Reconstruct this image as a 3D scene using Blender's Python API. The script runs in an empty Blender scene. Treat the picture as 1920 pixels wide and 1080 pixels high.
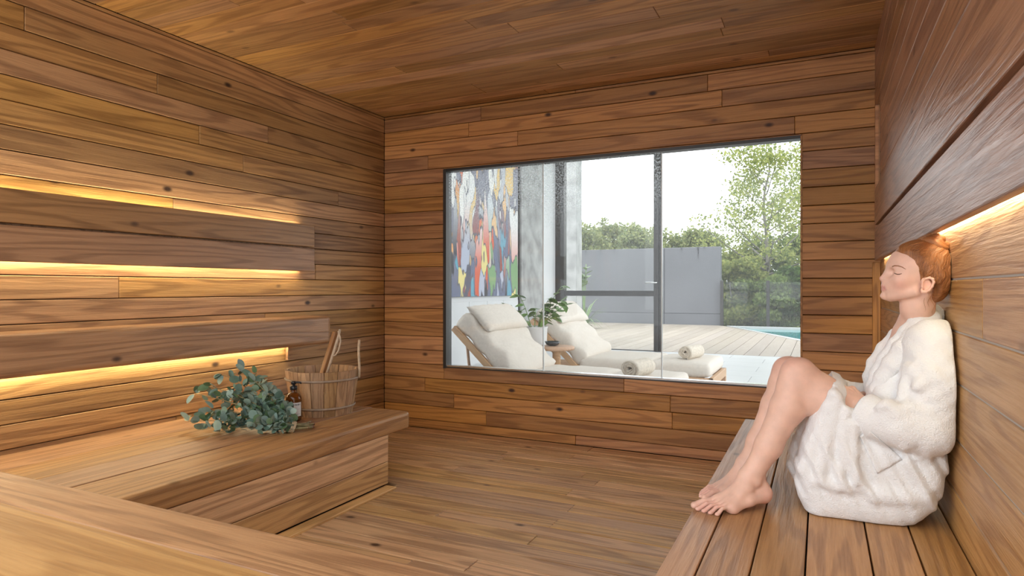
import bpy, bmesh, math, random
import numpy as np
from mathutils import Matrix, Vector

# ---------------------------------------------------------------- camera, sky, exposure
scene = bpy.context.scene
COL = scene.collection
FPX = 1195.0
ANG = math.radians(25.85)
SA, CA = math.sin(ANG), math.cos(ANG)
CAMZ = 0.97
cam_data = bpy.data.cameras.new('camera')
cam_data.sensor_width = 36.0
cam_data.lens = FPX / 1920.0 * 36.0
cam_data.clip_start = 0.02
cam_data.clip_end = 300
cam = bpy.data.objects.new('camera', cam_data)
COL.objects.link(cam)
cam.location = (0, 0, CAMZ)
cam.rotation_euler = (math.radians(90), 0, ANG)
scene.camera = cam

world = bpy.data.worlds.new('overcast_sky')
scene.world = world
world.use_nodes = True
wn = world.node_tree.nodes
wn['Background'].inputs['Color'].default_value = (0.93, 0.965, 1.0, 1)
wn['Background'].inputs['Strength'].default_value = 3.0

vs = scene.view_settings
vs.view_transform = 'Standard'
vs.look = 'None'
vs.gamma = 1.0
vs.use_curve_mapping = False
vs.exposure = 0.0


# ---------------------------------------------------------------- helpers
def at_y(x, y, Y):
    """pixel of the photograph -> world point on the vertical plane Y"""
    u = (x - 960) / FPX
    v = (540 - y) / FPX
    d = Y / (CA + u * SA)
    return Vector(((-SA + u * CA) * d, Y, CAMZ + v * d))


def at_x(x, y, X):
    u = (x - 960) / FPX
    v = (540 - y) / FPX
    d = X / (-SA + u * CA)
    return Vector((X, (CA + u * SA) * d, CAMZ + v * d))


def at_z(x, y, Z):
    u = (x - 960) / FPX
    v = (540 - y) / FPX
    d = (Z - CAMZ) / v
    return Vector(((-SA + u * CA) * d, (CA + u * SA) * d, Z))


def link(name, data, parent=None):
    o = bpy.data.objects.new(name, data)
    COL.objects.link(o)
    if parent is not None:
        o.parent = parent
    return o


def tag(o, label=None, cat=None, group=None, kind=None):
    if label:
        o['label'] = label
    if cat:
        o['category'] = cat
    if group:
        o['group'] = group
    if kind:
        o['kind'] = kind
    return o


def empty(name, loc=(0, 0, 0), rz=0.0, label=None, cat=None, group=None, kind=None):
    o = link(name, None)
    o.location = loc
    o.rotation_euler = (0, 0, rz)
    o.empty_display_size = 0.1
    return tag(o, label, cat, group, kind)


def child(name, data, parent, M=None):
    """part placed by a matrix in the parent's own space"""
    o = link(name, data, parent)
    if M is not None:
        o.matrix_basis = M
    return o


def mesh_from(name, verts, faces, mat=None, smooth=False):
    me = bpy.data.meshes.new(name)
    me.from_pydata([tuple(v) for v in verts], [], [tuple(f) for f in faces])
    if mat:
        me.materials.append(mat)
    if smooth:
        me.polygons.foreach_set('use_smooth', [True] * len(me.polygons))
    me.update()
    return me


def bm_done(bm, name, mat, smooth=False):
    bmesh.ops.recalc_face_normals(bm, faces=bm.faces)
    me = bpy.data.meshes.new(name)
    bm.to_mesh(me)
    bm.free()
    if mat:
        me.materials.append(mat)
    if smooth:
        me.polygons.foreach_set('use_smooth', [True] * len(me.polygons))
    return me


_boxes = {}


def box_mesh(dx, dy, dz, mat, bev=0.0025, seg=1):
    key = (round(dx, 4), round(dy, 4), round(dz, 4), mat.name, bev, seg)
    if key in _boxes:
        return _boxes[key]
    bm = bmesh.new()
    bmesh.ops.create_cube(bm, size=1)
    bmesh.ops.scale(bm, vec=(dx, dy, dz), verts=bm.verts)
    if bev:
        bmesh.ops.bevel(bm, geom=list(bm.edges), offset=min(bev, 0.45 * min(dx, dy, dz)), segments=seg, affect='EDGES', profile=0.5)
    me = bm_done(bm, 'block', mat)
    _boxes[key] = me
    return me


def span(name, parent, lo, hi, mat, bev=0.0025, seg=1):
    """axis-aligned block between two corners in the parent's space"""
    lo, hi = Vector(lo), Vector(hi)
    d = hi - lo
    return child(name, box_mesh(abs(d.x), abs(d.y), abs(d.z), mat, bev, seg), parent,
                 Matrix.Translation((lo + hi) / 2))


AX = {
    'floor': Matrix(((1, 0, 0), (0, 1, 0), (0, 0, 1))),
    'floorY': Matrix(((0, -1, 0), (1, 0, 0), (0, 0, 1))),
    'ceil': Matrix(((1, 0, 0), (0, -1, 0), (0, 0, -1))),
    'left': Matrix(((0, 0, 1), (1, 0, 0), (0, 1, 0))),
    'right': Matrix(((0, 0, -1), (-1, 0, 0), (0, 1, 0))),
    'back': Matrix(((1, 0, 0), (0, 0, -1), (0, 1, 0))),
    'vert': Matrix(((0, 1, 0), (0, 0, -1), (-1, 0, 0))),
}


def plank(parent, c, L, W, T, ax, mat, name='plank', bev=0.0022, seg=1):
    """board: grain along local x, its width local y, thickness local z"""
    M = Matrix.Translation(c) @ AX[ax].to_4x4()
    return child(name, box_mesh(L, W, T, mat, bev, seg), parent, M)


def rounded_poly(pts, radii, n=7):
    out = []
    m = len(pts)
    for i in range(m):
        p = Vector(pts[i])
        r = radii[i]
        if r <= 0:
            out.append(p)
            continue
        a = (Vector(pts[i - 1]) - p).normalized()
        b = (Vector(pts[(i + 1) % m]) - p).normalized()
        ang = a.angle(b)
        t = r / math.tan(ang / 2)
        c = p + (a + b).normalized() * (r / math.sin(ang / 2))
        s = p + a * t - c
        e = p + b * t - c
        for k in range(n + 1):
            q = s.lerp(e, k / n)
            out.append(c + q.normalized() * r)
    return out


def slab_mesh(pts, z0, z1, mat, bev=0.01, seg=3, name='slab'):
    bm = bmesh.new()
    bot = [bm.verts.new((p[0], p[1], z0)) for p in pts]
    top = [bm.verts.new((p[0], p[1], z1)) for p in pts]
    bm.faces.new(bot)
    bm.faces.new(top)
    n = len(pts)
    for i in range(n):
        bm.faces.new((bot[i], bot[(i + 1) % n], top[(i + 1) % n], top[i]))
    bmesh.ops.recalc_face_normals(bm, faces=bm.faces)
    if bev:
        ed = [e for e in bm.edges if abs(e.verts[0].co.z - e.verts[1].co.z) < 1e-6]
        bmesh.ops.bevel(bm, geom=ed, offset=bev, segments=seg, affect='EDGES', profile=0.5)
    return bm_done(bm, name, mat)


def tube_mesh(pts, radii, mat, n=8, name='tube', cap=True, flat=1.0, up=(0, 0, 1)):
    """swept tube; flat<1 squashes it along the frame's second axis"""
    pts = [Vector(p) for p in pts]
    if not hasattr(radii, '__len__'):
        radii = [radii] * len(pts)
    vs_, fs = [], []
    t0 = (pts[1] - pts[0]).normalized()
    upv = Vector(up)
    if abs(t0.dot(upv)) > 0.95:
        upv = Vector((1, 0.2, 0))
    a = t0.cross(upv).normalized()
    for i, p in enumerate(pts):
        t = (pts[min(i + 1, len(pts) - 1)] - pts[max(i - 1, 0)]).normalized()
        a = (a - t * a.dot(t)).normalized()
        b = t.cross(a)
        for k in range(n):
            w = 2 * math.pi * k / n
            vs_.append(p + (a * math.cos(w) + b * math.sin(w) * flat) * radii[i])
    for i in range(len(pts) - 1):
        for k in range(n):
            k2 = (k + 1) % n
            fs.append((i * n + k, i * n + k2, (i + 1) * n + k2, (i + 1) * n + k))
    if cap:
        fs.append(tuple(range(n))[::-1])
        fs.append(tuple((len(pts) - 1) * n + k for k in range(n)))
    return mesh_from(name, vs_, fs, mat, True)


def lathe_mesh(prof, mat, n=32, name='lathe', smooth=True, close=False):
    vs_, fs = [], []
    for r, z in prof:
        for k in range(n):
            w = 2 * math.pi * k / n
            vs_.append((r * math.cos(w), r * math.sin(w), z))
    m = len(prof)
    for i in range(m - 1 if not close else m):
        i2 = (i + 1) % m
        for k in range(n):
            k2 = (k + 1) % n
            fs.append((i * n + k, i * n + k2, i2 * n + k2, i2 * n + k))
    if not close:
        fs.append(tuple(range(n))[::-1])
        fs.append(tuple((m - 1) * n + k for k in range(n)))
    return mesh_from(name, vs_, fs, mat, smooth)


# ---------------------------------------------------------------- materials
def new_mat(name):
    m = bpy.data.materials.new(name)
    m.use_nodes = True
    nt = m.node_tree
    return m, nt, nt.nodes, nt.links, nt.nodes['Principled BSDF']


def plain(name, col, rough=0.5, metal=0.0, noise=0.0, nscale=20, bump=0.0, bscale=200, **kw):
    m, nt, N, L, b = new_mat(name)
    b.inputs['Base Color'].default_value = (*col, 1)
    b.inputs['Roughness'].default_value = rough
    b.inputs['Metallic'].default_value = metal
    for k, v in kw.items():
        b.inputs[k.replace('_', ' ')].default_value = v
    tc = N.new('ShaderNodeTexCoord')
    if noise:
        t = N.new('ShaderNodeTexNoise')
        t.inputs['Scale'].default_value = nscale
        t.inputs['Detail'].default_value = 5
        L.new(tc.outputs['Object'], t.inputs['Vector'])
        r = N.new('ShaderNodeValToRGB')
        r.color_ramp.elements[0].position = 0.3
        r.color_ramp.elements[1].position = 0.7
        r.color_ramp.elements[0].color = (*[c * (1 - noise) for c in col], 1)
        r.color_ramp.elements[1].color = (*[min(1, c * (1 + noise)) for c in col], 1)
        L.new(t.outputs['Fac'], r.inputs['Fac'])
        L.new(r.outputs['Color'], b.inputs['Base Color'])
    if bump:
        t2 = N.new('ShaderNodeTexNoise')
        t2.inputs['Scale'].default_value = bscale
        t2.inputs['Detail'].default_value = 3
        L.new(tc.outputs['Object'], t2.inputs['Vector'])
        bp = N.new('ShaderNodeBump')
        bp.inputs['Strength'].default_value = bump
        bp.inputs['Distance'].default_value = 0.004
        L.new(t2.outputs['Fac'], bp.inputs['Height'])
        L.new(bp.outputs['Normal'], b.inputs['Normal'])
    return m


def wood(name, dark, light, rough=0.5, vary=0.22, knots=1.0, ringf=26.0, bump=0.35, hue=0.005, spec=0.5, scale=1.0, contrast=1.0):
    m, nt, N, L, b = new_mat(name)
    tc = N.new('ShaderNodeTexCoord')
    oi = N.new('ShaderNodeObjectInfo')
    off = N.new('ShaderNodeVectorMath')
    off.operation = 'SCALE'
    off.inputs[0].default_value = (61.0, 37.0, 23.0)
    L.new(oi.outputs['Random'], off.inputs['Scale'])
    add = N.new('ShaderNodeVectorMath')
    L.new(tc.outputs['Object'], add.inputs[0])
    L.new(off.outputs[0], add.inputs[1])

    def mapped(s):
        mp = N.new('ShaderNodeMapping')
        mp.inputs['Scale'].default_value = [k * scale for k in s]
        L.new(add.outputs[0], mp.inputs['Vector'])
        return mp.outputs[0]

    def noise(vec, sc, det, ro=0.55):
        t = N.new('ShaderNodeTexNoise')
        t.inputs['Scale'].default_value = sc
        t.inputs['Detail'].default_value = det
        t.inputs['Roughness'].default_value = ro
        L.new(vec, t.inputs['Vector'])
        return t.outputs['Fac']

    def math_(op, a, c=None, d=None):
        t = N.new('ShaderNodeMath')
        t.operation = op
        for i, v in enumerate((a, c, d)):
            if v is None:
                continue
            if isinstance(v, (int, float)):
                t.inputs[i].default_value = v
            else:
                L.new(v, t.inputs[i])
        return t.outputs[0]

    def ramp(v, a, c):
        t = N.new('ShaderNodeMapRange')
        t.interpolation_type = 'SMOOTHSTEP'
        t.inputs['From Min'].default_value = a
        t.inputs['From Max'].default_value = c
        L.new(v, t.inputs['Value'])
        return t.outputs['Result']

    broad = noise(mapped((0.5, 7.0, 7.0)), 1.0, 2.5, 0.45)
    ring = math_('SINE', math_('MULTIPLY', broad, ringf * 2.6))
    ring = ramp(ring, -0.95, 0.25)
    fibre = ramp(noise(mapped((7.0, 190, 190)), 1.0, 3.0, 0.6), 0.28, 0.68)
    fine = math_('ADD', math_('MULTIPLY', ramp(noise(mapped((2.4, 70, 70)), 1.0, 5.0, 0.75), 0.3, 0.7), 0.6), math_('MULTIPLY', fibre, 0.4))
    patch = noise(mapped((1.1, 5, 5)), 1.0, 3.0)
    # knots
    vo = N.new('ShaderNodeTexVoronoi')
    vo.inputs['Scale'].default_value = 5.2 * scale
    L.new(mapped((0.55, 1.0, 1.0)), vo.inputs['Vector'])
    kn = ramp(vo.outputs['Distance'], 0.10, 0.028)
    kn = math_('MULTIPLY', kn, knots)
    f = math_('ADD', math_('MULTIPLY', ring, 0.40 * contrast), math_('MULTIPLY', fine, 0.42 * contrast))
    f = math_('ADD', f, math_('MULTIPLY', patch, 0.55))
    f = math_('SUBTRACT', f, 0.19 + 0.37 * (contrast - 1))
    mix = N.new('ShaderNodeMix')
    mix.data_type = 'RGBA'
    mix.inputs['A'].default_value = (*dark, 1)
    mix.inputs['B'].default_value = (*light, 1)
    L.new(f, mix.inputs['Factor'])
    # board to board tone
    r2 = math_('FRACT', math_('MULTIPLY', oi.outputs['Random'], 7.31))
    val = math_('ADD', math_('MULTIPLY', oi.outputs['Random'], 2 * vary), 1.0 - vary)
    hs = N.new('ShaderNodeHueSaturation')
    L.new(val, hs.inputs['Value'])
    L.new(math_('ADD', math_('MULTIPLY', r2, 2 * hue), 0.5 - hue), hs.inputs['Hue'])
    L.new(math_('ADD', math_('MULTIPLY', r2, 0.16), 0.9), hs.inputs['Saturation'])
    L.new(mix.outputs['Result'], hs.inputs['Color'])
    mk = N.new('ShaderNodeMix')
    mk.data_type = 'RGBA'
    mk.inputs['B'].default_value = (dark[0] * 0.22, dark[1] * 0.18, dark[2] * 0.16, 1)
    L.new(kn, mk.inputs['Factor'])
    L.new(hs.outputs['Color'], mk.inputs['A'])
    L.new(mk.outputs['Result'], b.inputs['Base Color'])
    rr = math_('ADD', math_('MULTIPLY', fine, -0.12), rough + 0.06)
    L.new(rr, b.inputs['Roughness'])
    b.inputs['Specular IOR Level'].default_value = spec
    bp = N.new('ShaderNodeBump')
    bp.inputs['Strength'].default_value = bump
    bp.inputs['Distance'].default_value = 0.003
    L.new(math_('ADD', fine, math_('MULTIPLY', ring, 0.5)), bp.inputs['Height'])
    L.new(bp.outputs['Normal'], b.inputs['Normal'])
    return m


W_LEFT = wood('cedar_left', (0.190, 0.086, 0.027), (0.56, 0.310, 0.112), 0.55)
W_BACK = wood('cedar_back', (0.225, 0.086, 0.024), (0.57, 0.270, 0.085), 0.52)
W_CEIL = wood('cedar_ceiling', (0.25, 0.118, 0.042), (0.60, 0.340, 0.140), 0.5, vary=0.24, knots=0.6)
W_FLOOR = wood('oak_floor', (0.28, 0.142, 0.054), (0.76, 0.470, 0.215), 0.42, vary=0.22)
W_BENCH = wood('oak_bench', (0.235, 0.110, 0.042), (0.53, 0.285, 0.115), 0.42, vary=0.12, knots=0.5, spec=0.4)
W_RED = wood('red_cedar', (0.205, 0.094, 0.052), (0.46, 0.240, 0.132), 0.34, vary=0.12, knots=0.7)
W_RLOW = wood('oak_panel', (0.29, 0.135, 0.050), (0.55, 0.310, 0.130), 0.42, vary=0.08, knots=0.4, ringf=34)
W_BEAM = wood('cedar_beam', (0.19, 0.088, 0.032), (0.45, 0.240, 0.098), 0.45, vary=0.08)
W_SLAB = wood('oak_slab', (0.32, 0.150, 0.048), (0.60, 0.335, 0.125), 0.38, vary=0.06, knots=0.3, ringf=22, scale=0.8, spec=0.35)
W_TEAK = wood('teak', (0.42, 0.235, 0.125), (0.62, 0.395, 0.235), 0.5, vary=0.06, knots=0.0)
W_DECK = wood('weathered_deck', (0.27, 0.225, 0.178), (0.40, 0.345, 0.282), 0.65, vary=0.10, knots=0.0, hue=0.006, contrast=0.7)
W_STAVE = wood('pail_wood', (0.235, 0.12, 0.05), (0.52, 0.305, 0.14), 0.6, vary=0.2, knots=0.4, scale=1.6)
DARK = plain('shadow_backing', (0.035, 0.018, 0.008), 0.9)
GROUT = plain('pale_joint', (0.45, 0.42, 0.38), 0.7)
STEEL = plain('dark_steel', (0.055, 0.052, 0.050), 0.4, 0.5, noise=0.15, nscale=4)
CHROME = plain('bright_metal', (0.75, 0.75, 0.74), 0.25, 1.0)
WHITEW = plain('white_plaster', (0.66, 0.665, 0.665), 0.8, noise=0.04, nscale=3)
CONC = plain('concrete', (0.36, 0.36, 0.35), 0.85, noise=0.3, nscale=5, bump=0.3, bscale=60)
LINEN = plain('linen', (0.70, 0.635, 0.555), 0.9, noise=0.07, nscale=60, bump=0.35, bscale=900)
TERRYB = plain('beige_terry', (0.66, 0.585, 0.485), 0.95, noise=0.18, nscale=70, bump=0.6, bscale=500)


def led_mat():
    m, nt, N, L, b = new_mat('warm_led')
    em = N.new('ShaderNodeEmission')
    em.inputs['Color'].default_value = (1.0, 0.88, 0.56, 1)
    em.inputs['Strength'].default_value = 34.0
    L.new(em.outputs[0], N['Material Output'].inputs['Surface'])
    return m


LED = led_mat()


def glass_mat(name, frost=False, veil=0.03, tint=(0.97, 0.985, 0.98)):  # veil: pale haze over the view, mixed into the glass itself
    m, nt, N, L, b = new_mat(name)
    N.remove(b)
    tr = N.new('ShaderNodeBsdfTransparent')
    tr.inputs['Color'].default_value = (*tint, 1)
    gl = N.new('ShaderNodeBsdfGlossy')
    gl.inputs['Roughness'].default_value = 0.02
    fr = N.new('ShaderNodeFresnel')
    fr.inputs['IOR'].default_value = 1.45
    mx = N.new('ShaderNodeMixShader')
    L.new(fr.outputs[0], mx.inputs[0])
    L.new(tr.outputs[0], mx.inputs[1])
    L.new(gl.outputs[0], mx.inputs[2])
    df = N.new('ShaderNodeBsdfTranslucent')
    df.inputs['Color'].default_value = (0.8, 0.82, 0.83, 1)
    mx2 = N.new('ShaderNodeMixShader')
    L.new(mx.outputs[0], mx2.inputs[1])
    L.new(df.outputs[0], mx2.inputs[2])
    if frost:
        # condensation: beads low down, a milky film near the top edge
        tc = N.new('ShaderNodeTexCoord')
        n1 = N.new('ShaderNodeTexNoise')
        n1.inputs['Scale'].default_value = 95
        n1.inputs['Detail'].default_value = 2
        L.new(tc.outputs['Object'], n1.inputs['Vector'])
        n2 = N.new('ShaderNodeTexNoise')
        n2.inputs['Scale'].default_value = 2.2
        L.new(tc.outputs['Object'], n2.inputs['Vector'])
        sep = N.new('ShaderNodeSeparateXYZ')
        L.new(tc.outputs['Object'], sep.inputs[0])
        g = N.new('ShaderNodeMapRange')
        g.interpolation_type = 'SMOOTHSTEP'
        g.inputs['From Min'].default_value = 0.02
        g.inputs['From Max'].default_value = 0.62
        L.new(sep.outputs['Z'], g.inputs['Value'])
        gm = N.new('ShaderNodeMath')
        gm.operation = 'MULTIPLY'
        L.new(g.outputs[0], gm.inputs[0])
        L.new(n2.outputs['Fac'], gm.inputs[1])
        st = N.new('ShaderNodeMapRange')
        st.interpolation_type = 'SMOOTHSTEP'
        st.inputs['From Min'].default_value = 0.42
        st.inputs['From Max'].default_value = 0.60
        L.new(n1.outputs['Fac'], st.inputs['Value'])
        mm = N.new('ShaderNodeMath')
        mm.operation = 'MULTIPLY'
        L.new(gm.outputs[0], mm.inputs[0])
        L.new(st.outputs[0], mm.inputs[1])
        fin = N.new('ShaderNodeMath')
        fin.operation = 'MULTIPLY_ADD'
        L.new(mm.outputs[0], fin.inputs[0])
        fin.inputs[1].default_value = 0.75
        fin.inputs[2].default_value = veil
        L.new(fin.outputs[0], mx2.inputs[0])
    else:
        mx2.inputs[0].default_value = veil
    L.new(mx2.outputs[0], N['Material Output'].inputs['Surface'])
    return m


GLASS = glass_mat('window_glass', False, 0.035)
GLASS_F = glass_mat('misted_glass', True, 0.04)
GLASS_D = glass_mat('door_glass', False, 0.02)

# ---------------------------------------------------------------- the sauna shell
rng = random.Random(7)
XL, YB, ZC = -2.818, 3.715, 2.194      # left wall, back wall, ceiling
XRU, XRL = 0.247, 0.272                # the right wall's upper planks and its recessed lower panel
YN = 0.35                              # shell left open here to let sky light in; the camera stands outside
ROW, ROW0 = 0.0962, 1.9826             # board height and one joint height
GAP = 0.0036
rows = []
k = -25
while True:
    z0 = ROW0 + k * ROW
    k += 1
    if z0 >= ZC:
        break
    z1 = z0 + ROW
    lo, hi = max(z0, 0.0), min(z1, ZC)
    if hi - lo > 0.012:
        rows.append((lo, hi))


def cuts(a, b, mean, r):
    """split a run into board lengths"""
    out = [a]
    x = a + r.uniform(0.2, 1.0) * mean
    while x < b - 0.35:
        out.append(x)
        x += r.uniform(0.7, 1.4) * mean
    out.append(b)
    return list(zip(out[:-1], out[1:]))


wall_left = tag(link('wall_left', mesh_from('wall_left', *(lambda x0, x1, y0, y1, z0, z1: (
    [(x0, y0, z0), (x1, y0, z0), (x1, y1, z0), (x0, y1, z0), (x0, y0, z1), (x1, y0, z1), (x1, y1, z1), (x0, y1, z1)],
    [(0, 3, 2, 1), (4, 5, 6, 7), (0, 1, 5, 4), (1, 2, 6, 5), (2, 3, 7, 6), (3, 0, 4, 7)]))(XL - 0.16, XL - 0.022, YN, YB + 0.07, -0.05, ZC + 0.05), DARK)),
    'left sauna wall of long horizontal cedar boards', kind='structure')


def block(name, lo, hi, mat, label, kind='structure'):
    x0, y0, z0 = lo
    x1, y1, z1 = hi
    me = mesh_from(name, [(x0, y0, z0), (x1, y0, z0), (x1, y1, z0), (x0, y1, z0), (x0, y0, z1), (x1, y0, z1), (x1, y1, z1), (x0, y1, z1)],
                   [(0, 3, 2, 1), (4, 5, 6, 7), (0, 1, 5, 4), (1, 2, 6, 5), (2, 3, 7, 6), (3, 0, 4, 7)], mat)
    return tag(link(name, me), label, kind=kind)


for z0, z1 in rows:
    for a, b in cuts(YN, YB, 3.2, rng):
        plank(wall_left, (XL - 0.011 + rng.uniform(-0.0012, 0.0012), (a + b) / 2, (z0 + z1) / 2), b - a - GAP / 2, z1 - z0 - GAP, 0.022, 'left', W_LEFT)

# back wall with the window opening
WX0, WX1, WZ0, WZ1 = -2.318, -0.0914, 0.433, 1.779
wall_back = tag(link('wall_back', None), 'back sauna wall of cedar boards around the picture window', kind='structure')
for nm, lo, hi in (('backing', (XL - 0.16, YB + 0.022, -0.05), (WX0, YB + 0.07, ZC + 0.05)),
                   ('backing', (WX1, YB + 0.022, -0.05), (XRL + 0.16, YB + 0.07, ZC + 0.05)),
                   ('backing', (WX0, YB + 0.022, -0.05), (WX1, YB + 0.07, WZ0)),
                   ('backing', (WX0, YB + 0.022, WZ1), (WX1, YB + 0.07, ZC + 0.05))):
    span(nm, wall_back, lo, hi, DARK, 0)
XBR = XRL + 0.01


def bplank(a, b, z0, z1):
    if b - a < 0.02 or z1 - z0 < 0.006:
        return
    plank(wall_back, ((a + b) / 2, YB + 0.011 + rng.uniform(-0.001, 0.001), (z0 + z1) / 2), b - a - GAP / 2, z1 - z0 - GAP, 0.022, 'back', W_BACK)


for z0, z1 in rows:
    if z1 <= WZ0 or z0 >= WZ1:
        for a, b in cuts(XL, XBR, 1.7, rng):
            bplank(a, b, z0, z1)
    else:
        bplank(XL, WX0, z0, z1)
        bplank(WX1, XBR, z0, z1)
        for lo, hi in ((z0, min(z1, WZ0)), (max(z0, WZ1), z1)):
            if hi - lo > 0.006:
                for a, b in cuts(WX0, WX1, 1.7, rng):
                    bplank(a, b, lo, hi)

# ceiling: boards across the room
ceiling = block('ceiling', (XL - 0.16, YN, ZC + 0.022), (XRL + 0.16, YB + 0.07, ZC + 0.12), DARK, 'ceiling of wide cedar boards running across the sauna')
ys = [YB, 3.535, 3.34, 3.135, 2.893, 2.64, 2.41, 2.19]
while ys[-1] > YN + 0.25:
    ys.append(ys[-1] - rng.uniform(0.19, 0.25))
ys.append(YN)
for y1, y0 in zip(ys[:-1], ys[1:]):
    sub = [(y0, y1)] if rng.random() < 0.35 else [(y0, (y0 + y1) / 2), ((y0 + y1) / 2, y1)]
    for s0, s1 in sub:
        for a, b in cuts(XL, XRU + 0.02, 2.6, rng):
            plank(ceiling, ((a + b) / 2, (s0 + s1) / 2, ZC + 0.011), b - a - GAP / 2, s1 - s0 - 0.0022, 0.022, 'ceil', W_CEIL)

# floor: boards across the room
floor = block('floor', (XL - 0.16, YN, -0.12), (XRL + 0.16, YB + 0.07, -0.022), DARK, 'sauna floor of narrow oak boards laid across the room')
y = 2.496 + 0.1 * 12
yl = []
while y > YN:
    yl.append(y)
    y -= 0.1
yl = [YB] + [q for q in yl if q < YB - 0.02] + [YN]
for y1, y0 in zip(yl[:-1], yl[1:]):
    for a, b in cuts(XL if y0 > 2.5 else -1.885, XRL, 1.9, rng):
        plank(floor, ((a + b) / 2, (y0 + y1) / 2, -0.011 + rng.uniform(-0.001, 0.001)), b - a - GAP / 2, y1 - y0 - 0.0065, 0.022, 'floor', W_FLOOR)
plank(floor, (-1.876, 1.78, 0.004), 1.5, 0.062, 0.012, 'floorY', W_FLOOR, 'edge_board')

# right wall: upper planks, two proud boards with a slot, recessed lower panel
wall_right = block('wall_right', (XRL + 0.022, YN, -0.05), (XRL + 0.16, YB + 0.07, ZC + 0.05), DARK, 'right sauna wall with red-brown upper boards and a recessed honey oak panel')
span('backing', wall_right, (XRU + 0.016, YN, CAMZ + 0.36), (XRL + 0.03, 3.40, ZC), DARK, 0)
span('backing', wall_right, (XRU + 0.016, 3.40, CAMZ + 0.97), (XRL + 0.03, YB + 0.02, ZC), DARK, 0)
hz = [0.483, 0.528, 0.63, 0.72, 0.82, 0.92, 1.02, 1.12, ZC - CAMZ]
for h0, h1 in zip(hz[:-1], hz[1:]):
    yend = 3.40 if h1 < 0.95 else YB
    for a, b in cuts(YN, yend, 3.4, rng):
        plank(wall_right, (XRU + 0.008, (a + b) / 2, CAMZ + (h0 + h1) / 2), b - a - GAP / 2, h1 - h0 - 0.002, 0.016, 'right', W_RED)
for h0, h1 in ((0.131, 0.290), (0.304, 0.483)):
    plank(wall_right, (0.2455, (YN + 3.55) / 2, CAMZ + (h0 + h1) / 2), 3.55 - YN, h1 - h0 - 0.003, 0.021, 'right', W_RED, 'wide_board', bev=0.003, seg=2)
span('slot_batten', wall_right, (0.256, YN, CAMZ + 0.22), (0.272, 3.5, CAMZ + 0.36), W_RED, 0)
span('led_strip', wall_right, (0.258, YN + 0.02, CAMZ + 0.150), (0.270, 3.50, CAMZ + 0.155), LED, 0)
span('led_batten', wall_right, (0.2565, YN, CAMZ + 0.156), (XRL + 0.002, 3.53, CAMZ + 0.225), W_RED, 0)
lows = [0.0, 0.13, 0.27, CAMZ - 0.578, CAMZ - 0.461, CAMZ - 0.34, CAMZ - 0.212, CAMZ - 0.098, CAMZ + 0.020, CAMZ + 0.16]
for z0, z1 in zip(lows[:-1], lows[1:]):
    for a, b in cuts(YN, YB, 5.5, rng):
        plank(wall_right, (XRL + 0.011, (a + b) / 2, (z0 + z1) / 2), b - a - GAP / 2, z1 - z0 - 0.004, 0.022, 'right', W_RLOW)
    span('joint_filler', wall_right, (XRL + 0.003, YN, z0 - 0.003), (XRL + 0.02, YB, z0 + 0.003), GROUT, 0)
# corner post and the narrow slit window beside it
plank(wall_right, (0.2535, YB - 0.010, (CAMZ + 0.13) / 2), CAMZ + 0.13, 0.036, 0.020, 'vert', W_BACK, 'corner_post')
win2 = tag(link('window_2', None), 'narrow slit window in the far corner of the right wall', kind='structure')
span('frame', win2, (XRU, 3.402, CAMZ + 0.36), (XRL, 3.412, CAMZ + 0.97), STEEL, 0)
span('frame', win2, (XRU, 3.69, CAMZ + 0.30), (XRL, YB - 0.002, CAMZ + 0.97), W_BACK, 0)
span('pane', win2, (XRU + 0.012, 3.412, CAMZ + 0.30), (XRU + 0.016, 3.69, CAMZ + 0.97), CHROME, 0)

# ---------------------------------------------------------------- picture window
win = tag(link('window_1', None), 'frameless picture window looking into the relaxation room', kind='structure')
YG = YB + 0.035
for lo, hi, m in (((WX0 - 0.004, YB - 0.004, WZ0 - 0.01), (WX0 + 0.020, YB + 0.07, WZ1), STEEL),
                  ((WX0, YB - 0.002, WZ1 - 0.014), (WX1, YB + 0.07, WZ1 + 0.004), STEEL),
                  ((WX1 - 0.006, YB - 0.003, WZ0), (WX1 + 0.004, YB + 0.07, WZ1), W_BACK),
                  ((WX0, YB - 0.003, WZ0 - 0.006), (WX1, YB + 0.05, WZ0), STEEL),
                  ((WX0 + 0.02, YB + 0.004, WZ0), (WX1, YB + 0.052, WZ0 + 0.011), CHROME)):
    span('frame', win, lo, hi, m, 0.001)
j1 = at_y(1019, 500, YG).x
j2 = at_y(1241, 500, YG).x
zc = (WZ0 + WZ1) / 2
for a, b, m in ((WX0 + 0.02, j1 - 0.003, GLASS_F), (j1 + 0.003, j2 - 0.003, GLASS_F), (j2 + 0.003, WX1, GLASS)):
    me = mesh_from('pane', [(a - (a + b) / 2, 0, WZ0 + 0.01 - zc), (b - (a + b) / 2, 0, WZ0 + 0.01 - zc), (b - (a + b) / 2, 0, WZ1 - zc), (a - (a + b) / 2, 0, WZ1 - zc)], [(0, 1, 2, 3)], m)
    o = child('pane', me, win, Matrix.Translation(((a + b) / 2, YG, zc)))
for j in (j1, j2):
    span('glass_joint', win, (j - 0.003, YG - 0.006, WZ0 + 0.01), (j + 0.003, YG + 0.006, WZ1), plain('clear_seal', (0.62, 0.66, 0.66), 0.15), 0)
span('backing', wall_back, (WX0, YB + 0.05, WZ1 - 0.001), (WX1, YB + 0.07, WZ1), DARK, 0)

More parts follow.
